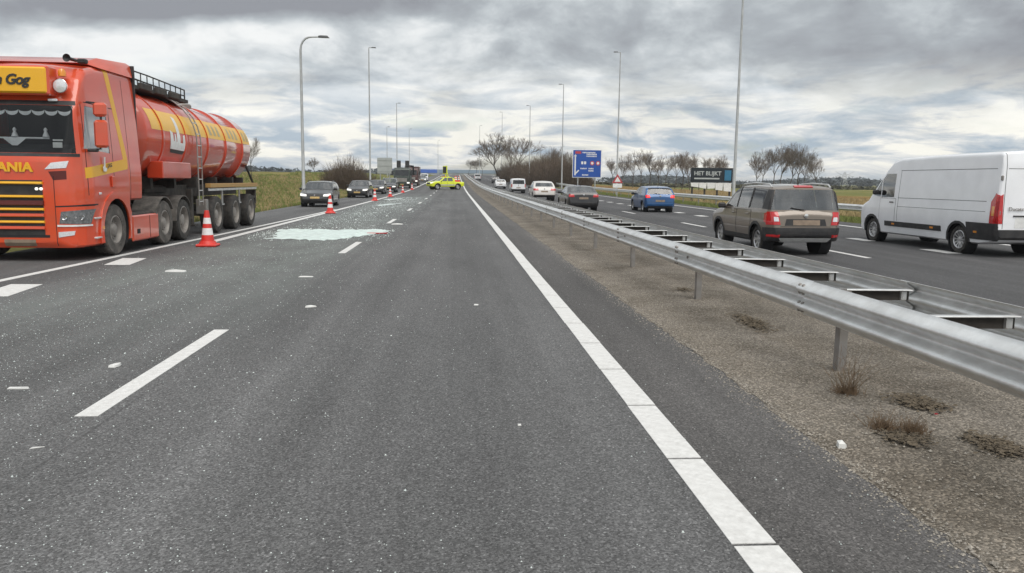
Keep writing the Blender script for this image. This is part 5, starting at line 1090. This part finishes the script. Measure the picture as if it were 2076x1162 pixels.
tree_at(1118, 292, 165, 'bare tree rising from the hedge behind the lamp post near the blue sign', None, 0, TREES, 1.1); tree_at(1150, 300, 160, 'bare tree half hidden behind the blue direction sign', None, 3, TREES, 1.1)
tree_at(640, 318, 150, 'small bare tree on the left verge behind the curved lamp post', None, 1, TREES, 1.3); tree_at(507, 275, 75, 'bare tree just visible behind the end of the tank', None, 2, TREES, .7)
for i, (px, tp, Y) in enumerate(((950, 322, 420), (965, 318, 400), (978, 322, 410))): tree_at(px, tp, Y, 'pale distant bare tree on the skyline above the crest', 'distant bare trees above the crest', i, TREES, 1.2)
def shrub_mesh(seed, w, h_, n, mat, r_=.022):
    rg = random.Random(seed); S_ = Sticks()
    for _ in range(n):
        a = rg.uniform(0, 2*PI); q = math.sqrt(rg.random())*w/2; p = Vector((q*math.cos(a), q*math.sin(a)*.7, -.1))
        hh_ = h_*rg.uniform(.45, 1.0)*(1-.45*(q/(w/2))**2); d = Vector((p.x*.16/w*2+rg.gauss(0, .14), p.y*.16/w*2+rg.gauss(0, .14), 1)).normalized(); m_ = 4
        for i in range(m_):
            d = (d+Vector((rg.gauss(0, .12), rg.gauss(0, .12), .02))).normalized(); q2 = p+d*hh_/m_; S_.seg(p, q2, r_*(1-.2*i), r_*(.8-.2*i)+.004, 3)
            for _ in range(2 if i else 1):
                d3 = (d+Vector((rg.gauss(0, .5), rg.gauss(0, .5), .15))).normalized(); q3 = q2+d3*hh_*rg.uniform(.12, .28); S_.seg(q2, q3, r_*.55, .006, 3)
            p = q2
    me = bpy.data.meshes.new('stems'); me.from_pydata(S_.v, [], S_.f); me.materials.append(mat); return me
SH = [shrub_mesh(1, 7, 5, 900, P_brush, .03), shrub_mesh(2, 7, 5, 900, P_brush, .03), shrub_mesh(5, 7, 4.4, 800, P_brush, .03)]
def put_shrub(px, top_, Y, k, label, group=None, w=1.0):
    p = at(px, top_, Y); g = zg(p.x, Y); s_ = (p.z-g)/4.6
    t = thing('shrub', label, 'shrub', (p.x, Y, g-.05), rnd.uniform(-.5, .5), group); o = bpy.data.objects.new('stems', SH[k % 3]); col.objects.link(o); o.parent = t; o.scale = (w, w, s_)
    return t
for i, (px, tp, Y) in enumerate(((1036, 330, 205), (1058, 328, 195), (1078, 324, 185), (1096, 320, 175), (1112, 314, 168), (1130, 314, 160), (1148, 318, 152), (1166, 328, 148), (1068, 332, 170), (1105, 326, 156), (1140, 330, 146), (1090, 330, 164), (1122, 326, 150), (1046, 334, 190))):
    put_shrub(px, tp, Y, i, 'dense leafless brown shrub in the roadside hedge', 'shrubs forming the brown hedge', 1.0)
put_shrub(706, 321, 96, 0, 'big brown leafless bush on the left verge between two lamp posts', None, .58); put_shrub(684, 334, 99, 1, 'lower brown bush leaning against the big bush on the left verge', None, .55)
put_shrub(734, 342, 104, 2, 'small low bush right of the big bush on the left verge', None, .6)
# far woods as soft masses of clumps
def wood(name, label, pts, mat, n, hgt, depth, cs=1.):
    rg = random.Random(len(pts)+n); v, f = [], []
    for _ in range(n):
        i = rg.randrange(len(pts)-1); t_ = rg.random(); a, b_ = pts[i], pts[i+1]; x, y = a[0]+(b_[0]-a[0])*t_, a[1]+(b_[1]-a[1])*t_
        x += rg.uniform(-depth, depth); y += rg.uniform(-depth, depth); hh_ = hgt*(.62+.38*math.sin(x*.011+y*.007)*math.sin(x*.037+1))*rg.uniform(.15, 1); c = Vector((x, y, max(0, hh_)+zg(x, y)))
        for _k in range(3):
            p = [c+Vector((rg.gauss(0, 2.2*cs), rg.gauss(0, 2.2*cs), rg.gauss(0, 1.3*cs))) for _q in range(3)]; k = len(v); v += p; f.append((k, k+1, k+2))
    o = raw(name, v, f, mat); return tag(o, label, 'woodland', kind='stuff')
P_scrub = M('scrub', (.085, .08, .04), .95, 0, .35, .3); P_far_haze = M('far_wood_haze', (.085, .10, .105), .95, 0, .3, .05)  # distance haze is put into the far wood's blue-grey colour
wood('far_woodland', 'woodland coloured hazy blue grey along the horizon beyond the right fields', [(150, 760), (300, 720), (480, 680), (700, 600), (1100, 500)], P_far_haze, 6200, 8.5, 18, .75)
wood('far_woodland', 'dark tree line along the horizon beyond the left verge', [(-900, 420), (-480, 460), (-220, 500), (-120, 520), (-50, 640)], P_far_haze, 4200, 10, 14, .8)
wood('far_woodland', 'low dark scrub line behind the avenue of bare trees', [(58, 330), (100, 320), (150, 310), (200, 300)], P_scrub, 4000, 1.2, 9, .35)
# pylon
t = thing('pylon', 'lattice power pylon standing on the far horizon', 'pylon', (at(1711, 376, 640).x, 640, -.4)); hh = at(1711, 349, 640).z+1
for nm, segs in (('tower', [((sx_*2.4, sy_*2.4, 0), (sx_*.4, sy_*.4, hh*.95)) for sx_ in (-1, 1) for sy_ in (-1, 1)]+[((-2.2, -2.2, 1), (1.6, -1.6, hh*.3)), ((2.2, -2.2, 1), (-1.6, -1.6, hh*.3)), ((-1.6, -1.6, hh*.3), (1.1, -1.1, hh*.6)), ((1.6, -1.6, hh*.3), (-1.1, -1.1, hh*.6))]), ('cross_arm', [((-8, 0, hh*.99), (0, 0, hh*.66)), ((8, 0, hh*.99), (0, 0, hh*.66)), ((-8, 0, hh*.66), (8, 0, hh*.66)), ((-8, 0, hh*.66), (0, 0, hh*.85)), ((8, 0, hh*.66), (0, 0, hh*.85))])):
    b_ = B()
    for a, c in segs: tube(b_, [a, c], .14, 4)
    ob(nm, b_, 'pole', t)

# ------------------------------------------------------------------ grass tufts on the verges
def tufts(name, label, n, xr, yr, hmax, mats, seed):
    rg = random.Random(seed); v, f = [], []
    for _ in range(n):
        y = yr[0]+(yr[1]-yr[0])*rg.random()**1.6; x = rg.uniform(*xr); z = zg(x, y)
        for _b in range(5):
            a = rg.uniform(0, 2*PI); h_ = hmax*rg.uniform(.35, 1); w = .018; px_, py_ = x+rg.gauss(0, .06), y+rg.gauss(0, .06); lx, ly = math.cos(a)*h_*.5, math.sin(a)*h_*.5; k = len(v)
            v += [(px_-w*math.sin(a), py_+w*math.cos(a), z-.03), (px_+w*math.sin(a), py_-w*math.cos(a), z-.03), (px_+lx*.4, py_+ly*.4, z+h_*.7), (px_+lx, py_+ly, z+h_)]; f += [(k, k+1, k+2), (k, k+2, k+3)]
    return tag(raw(name, v, f, mats), label, 'grass', kind='stuff')
P_g1 = M('grass_blades', (.175, .205, .06), .9, 0, .35, .8); P_g2 = M('dry_grass', (.36, .28, .14), .9, 0, .3, .6)
tufts('grass', 'rough green grass on the left verge', 14000, (-24, -9.5), (30, 130), .26, P_g1, 1); tufts('grass', 'dry straw grass on the left verge', 4000, (-22, -9.6), (30, 120), .34, P_g2, 2)
tufts('grass', 'rough green grass on the right verge under the barrier', 14000, (17.5, 34), (24, 120), .24, P_g1, 3); tufts('grass', 'dry reeds on the right verge', 6000, (21, 50), (45, 150), .55, P_g2, 4)

# ------------------------------------------------------------------ debris on the road
P_shard = M('glass_crumbs', (.62, .68, .66), .25, 0, .2, 50); P_plas = M('pale_plastic', (.70, .70, .68), .5)
rg = random.Random(5); v, f = [], []
for i in range(15000):
    y = 2.8+rg.random()**2.1*62; q = rg.random()
    x = rg.gauss(-4.3, 1.25) if q < .72 else (rg.gauss(-2.2, 1.2) if q < .93 else rg.uniform(-2, 2.2))
    if not -6.6 < x < 2.25: continue
    s_ = rg.uniform(.0022, .0055)*(1+y*.02)*(1.8 if rg.random() < .06 else 1); a = rg.uniform(0, 6.28); k = len(v); z = zr(y)+.0005
    for j in range(3): v.append((x+s_*math.cos(a+2.1*j), y+s_*math.sin(a+2.1*j), z))
    v.append((x, y, z+s_*rg.uniform(.6, 1.1))); f += [(k, k+1, k+3), (k+1, k+2, k+3), (k+2, k, k+3)]
tag(raw('glass_crumbs', v, f, P_shard), 'crumbs of shattered glass scattered over the closed lane', 'glass', kind='stuff')
def debris(label, px, py, pts, th, mat, rz=0., cat='debris', name='debris_piece'):
    p = un(px, py); b_ = B(); rg_ = random.Random(int(px)); n = len(pts)
    lo = [b_.verts.new((x, y, 0)) for x, y in pts]; hi = [b_.verts.new((x*.9, y*.9, th*rg_.uniform(.5, 1.2))) for x, y in pts]; c = b_.verts.new((0, 0, th*1.3))
    for i in range(n):
        j = (i+1) % n; b_.faces.new((lo[i], lo[j], hi[j], hi[i])); b_.faces.new((hi[i], hi[j], c))
    b_.faces.new(lo[::-1]); bmesh.ops.recalc_face_normals(b_, faces=b_.faces)
    o = ob(name, b_, mat, None, 30, (p.x, p.y, .002)); o.rotation_euler.z = rz; return tag(o, label, cat)
debris('rounded white plastic fragment lying left of the near lane dash', 233, 743, [(-.035, -.05), (.02, -.055), (.04, .0), (.03, .06), (-.02, .05), (-.04, .01)], .02, P_plas)
debris('long thin pale strip lying on the asphalt of the closed lane', 36, 789, [(-.075, -.012), (.075, -.012), (.08, .012), (-.07, .012)], .012, P_plas)
debris('flat white plate fragment lying in front of the lorry cab', 356, 551, [(-.16, -.06), (.15, -.07), (.17, .05), (-.14, .07)], .03, P_plas)
debris('jagged white fragment lying alone on the middle of the road', 630, 623, [(-.06, -.05), (.0, -.03), (.07, .01), (.05, .06), (-.05, .04)], .02, P_plas)
debris('narrow pale strip of trim lying beyond the jagged white fragment', 620, 562, [(-.12, -.03), (.11, -.02), (.12, .02), (-.1, .03)], .015, P_plas)
debris('small white chip lying in the right lane near the edge line', 965, 619, [(-.03, -.02), (.025, -.025), (.035, .02), (-.02, .03)], .012, P_plas)
debris('thin slanted splinter lying below the near lane dash', 75, 909, [(-.035, -.02), (.03, .012), (.036, .022), (-.03, -.008)], .006, P_plas)
debris('tiny white chip lying in the near right lane', 1053, 863, [(-.012, -.012), (.012, -.01), (.012, .012), (-.01, .012)], .008, P_plas)
debris('small crumpled white litter on the gravel edge', 1706, 909, [(-.03, -.02), (.01, -.03), (.035, .0), (.015, .03), (-.02, .03)], .04, P_plas, 0, 'litter', 'litter')
debris('small red plastic scrap on the leaf litter', 1897, 843, [(-.015, -.01), (.015, -.012), (.014, .012), (-.012, .01)], .015, M('red_scrap', (.5, .03, .05), .4), 0, 'litter', 'litter')
debris('pale fragment lying beside the second lane dash', 805, 455, [(-.2, -.12), (.18, -.1), (.22, .1), (-.15, .14)], .03, P_plas)
# crumpled sheet of laminated glass
rg = random.Random(9); v, f = [], []
for i in range(3600):
    if i < 900: x, y = rg.uniform(-5.9, -1.9), rg.gauss(23.6, 1.4)
    else: x, y = rg.gauss(-4.2, .9), 24+rg.random()**1.3*48
    if not -6.0 < x < -1.2 or y < 17: continue
    s_ = rg.uniform(.006, .02)*(1+.012*y)*(2.2 if rg.random() < .04 else 1); a = rg.uniform(0, 6.28); k = len(v); z = zr(y)+.001
    for j in range(3): v.append((x+s_*math.cos(a+2.1*j)*rg.uniform(.5, 1.2), y+s_*math.sin(a+2.1*j)*rg.uniform(.5, 1.2), z))
    v.append((x, y, z+s_*rg.uniform(.25, .7))); f += [(k, k+1, k+3), (k+1, k+2, k+3), (k+2, k, k+3)]
tag(raw('glass_shards', v, f, P_shard), 'coarser glass shards trailing up the closed lane around the large sheet', 'glass', kind='stuff')
def glass_sheet(label, outline, n, hgt, mat, seed):
    from mathutils.geometry import delaunay_2d_cdt
    rg_ = random.Random(seed); poly = [un(*p).xy for p in outline]; pts = []
    for a, b_ in zip(poly, poly[1:]+poly[:1]):
        m_ = max(2, int((b_-a).length/.15))
        for i in range(m_): pts.append(a.lerp(b_, i/m_)+Vector((rg_.gauss(0, .06), rg_.gauss(0, .14))))
    nb = len(pts); x0, x1, y0, y1 = min(p.x for p in pts), max(p.x for p in pts), min(p.y for p in pts), max(p.y for p in pts)
    def inside(q):
        r_ = False
        for i in range(nb):
            a, b_ = pts[i], pts[i-1]
            if (a.y > q.y) != (b_.y > q.y) and q.x < (b_.x-a.x)*(q.y-a.y)/(b_.y-a.y)+a.x: r_ = not r_
        return r_
    while len(pts) < nb+n:
        q = Vector((rg_.uniform(x0, x1), rg_.uniform(y0, y1)))
        if inside(q): pts.append(q)
    vv, ee, ff, *_ = delaunay_2d_cdt(pts, [], [list(range(nb))], 1, 1e-4)
    cen = sum((p for p in poly), Vector((0, 0)))/len(poly)
    v = [(p.x-cen.x, p.y-cen.y, .004+(0 if i < nb else rg_.uniform(.2, 1)*hgt)) for i, p in enumerate(vv)]
    me = bpy.data.meshes.new('glass_sheet'); me.from_pydata(v, [], ff); o = ob('glass_sheet', me, mat, None, 0, (cen.x, cen.y, zr(cen.y)+.002)); return tag(o, label, 'glass')
P_sheet = M('crazed_glass', (.63, .74, .70), .3, 0, .2, 5, .4, 50)
glass_sheet('large crumpled sheet of crazed greenish glass lying across the closed lane', [(530, 485), (562, 480), (566, 465), (620, 465), (680, 467), (785, 466), (790, 469), (738, 479), (700, 484), (655, 488), (600, 485)], 520, .03, P_sheet, 3)
P_pile = M('glass_heap', (.55, .62, .60), .4, 0, .2, 6)
for i, (lb, o_) in enumerate((('thin white streak of glass beyond the large glass sheet', [(762, 416.5), (790, 413.5), (812, 413), (790, 416), (768, 418)]), ('small glass streak beside the far lane dashes', [(775, 405), (812, 403), (815, 404), (790, 406)]))):
    glass_sheet(lb, o_, 60, .02, P_pile, 7+i)
p = un(765, 474); b_ = B(); box(b_, (0, 0, .015), (.62, .10, .03), .01); o = ob('lamp_strip', b_, 'lens_red', None, 30, (p.x, p.y, .003)); o.rotation_euler.z = .1; tag(o, 'broken red lamp strip lying at the right end of the glass sheet', 'debris')

rg = random.Random(13); v, f = [], []
for i in range(9000):
    y = 2.6+rg.random()**1.8*22; x = 2.30-abs(rg.gauss(0, .10))+rg.uniform(0, .06) if i < 4200 else rg.uniform(2.25, 4.5)
    s_ = rg.uniform(.003, .009)*(1.6 if rg.random() < .08 else 1); k = len(v); z = .002 if x < 2.28 else .010+mb(x, y); a = rg.uniform(0, 6.28)
    for j in range(4): v.append((x+s_*math.cos(a+PI/2*j)*rg.uniform(.7, 1.1), y+s_*math.sin(a+PI/2*j)*rg.uniform(.7, 1.1), z))
    v.append((x, y, z+s_*rg.uniform(.5, .9))); f += [(k+j, k+(j+1) % 4, k+4) for j in range(4)]
tag(raw('loose_gravel', v, f, M('loose_stone', (.30, .275, .24), .9, 0, .45, 25)), 'loose gravel crumbling from the median onto the asphalt', 'gravel', kind='stuff')
# ------------------------------------------------------------------ weeds, moss and leaves on the median
P_weed = M('dry_weed', (.17, .115, .07), .9, 0, .3, 20); P_leaf = M('leaf_litter', (.12, .095, .065), .95, 0, .4, 30)
def weed(label, px, py, h_, n, spread, seed):
    p = un(px, py); rg_ = random.Random(seed); S_ = Sticks(); K = Sticks()
    for _ in range(n):
        d = Vector((rg_.gauss(0, spread), rg_.gauss(0, spread), 1)).normalized(); a = Vector((rg_.gauss(0, .03), rg_.gauss(0, .03), 0)); l = h_*rg_.uniform(.4, 1)
        for i in range(4):
            d = (d+Vector((rg_.gauss(0, .14), rg_.gauss(0, .14), 0))).normalized(); b_ = a+d*l/4; S_.seg(a, b_, .0022*(1-.2*i), .0018*(1-.2*i), 3)
            if i: d3 = (d+Vector((rg_.gauss(0, .6), rg_.gauss(0, .6), .1))).normalized(); S_.seg(b_, b_+d3*l*.2, .0012, .0008, 3)
            a = b_
    for _ in range(260):
        a = Vector((rg_.gauss(0, .045), rg_.gauss(0, .045), 0)); S_2 = Vector((rg_.gauss(0, .5), rg_.gauss(0, .5), .8)).normalized(); K.seg(a, a+S_2*rg_.uniform(.03, .09), .002, .0006, 3)
    t = thing('weed', label, 'weed', (p.x, p.y, .012))
    for nm, q in (('stem', S_), ('tuft', K)): tag(raw(nm, q.v, q.f, P_weed, t), kind='stuff')
weed('tall dry weed growing beside the nearest barrier post', 1718, 800, .34, 46, .42, 1); weed('low withered weed on the gravel edge beyond the litter', 1790, 875, .16, 34, .6, 2); weed('short withered weed beside the leaf litter', 1850, 880, .13, 26, .7, 3)
def litter(label, outline, n, seed):
    rg_ = random.Random(seed); q = [un(*p) for p in outline]; v, f = [], []
    for _ in range(n):
        w = [rg_.random()**1.2 for _i in q]; sw = sum(w); c = sum((a*(b_/sw) for a, b_ in zip(q, w)), Vector()); c = c+Vector((rg_.gauss(0, .05), rg_.gauss(0, .07), 0)); s_ = rg_.uniform(.008, .028); a0 = rg_.uniform(0, 6.28); k = len(v); z = .012+mb(c.x, c.y)
        for j in range(4): v.append((c.x+s_*math.cos(a0+PI/2*j)*(1 if j % 2 else .55), c.y+s_*math.sin(a0+PI/2*j)*(1 if j % 2 else .55), z+rg_.uniform(.0, .012)))
        f += [(k, k+1, k+2), (k, k+2, k+3)]
    tag(raw('leaf_litter', v, f, P_leaf), label, 'leaf litter', kind='stuff')
litter('dark mat of dead leaves and moss between the barrier posts', [(1440, 622), (1490, 628), (1560, 655), (1612, 690), (1570, 695), (1500, 668)], 900, 1); litter('dark heap of dead leaves beside the tall weed', [(1772, 822), (1830, 795), (1890, 812), (1945, 845), (1880, 845)], 900, 2)
litter('scattered dead leaves under the near end of the barrier', [(1940, 880), (2010, 890), (2076, 920), (2076, 950), (1990, 920)], 700, 3); litter('small patch of dead leaves beside the second barrier post', [(1360, 588), (1400, 586), (1410, 594), (1370, 596)], 160, 4); litter('thin scatter of dead leaves by the withered weeds', [(1780, 890), (1860, 880), (1890, 905), (1820, 915)], 300, 5)

# ------------------------------------------------------------------ thin haze
hz = B(); box(hz, (0, 2250, 11), (5200, 4740, 26)); ho = ob('haze', hz, None, None, 0); tag(ho, 'thin pale haze in the air over the flat land', 'haze', kind='stuff')
hm = bpy.data.materials.new('haze'); hm.use_nodes = True; nt = hm.node_tree; nt.nodes.clear()
vo_ = nt.nodes.new('ShaderNodeVolumePrincipled'); vo_.inputs['Color'].default_value = (.86, .9, .95, 1); vo_.inputs['Density'].default_value = .00028; vo_.inputs['Anisotropy'].default_value = .2
oo_ = nt.nodes.new('ShaderNodeOutputMaterial'); nt.links.new(vo_.outputs[0], oo_.inputs['Volume']); ho.data.materials.append(hm)
#@@NEXT
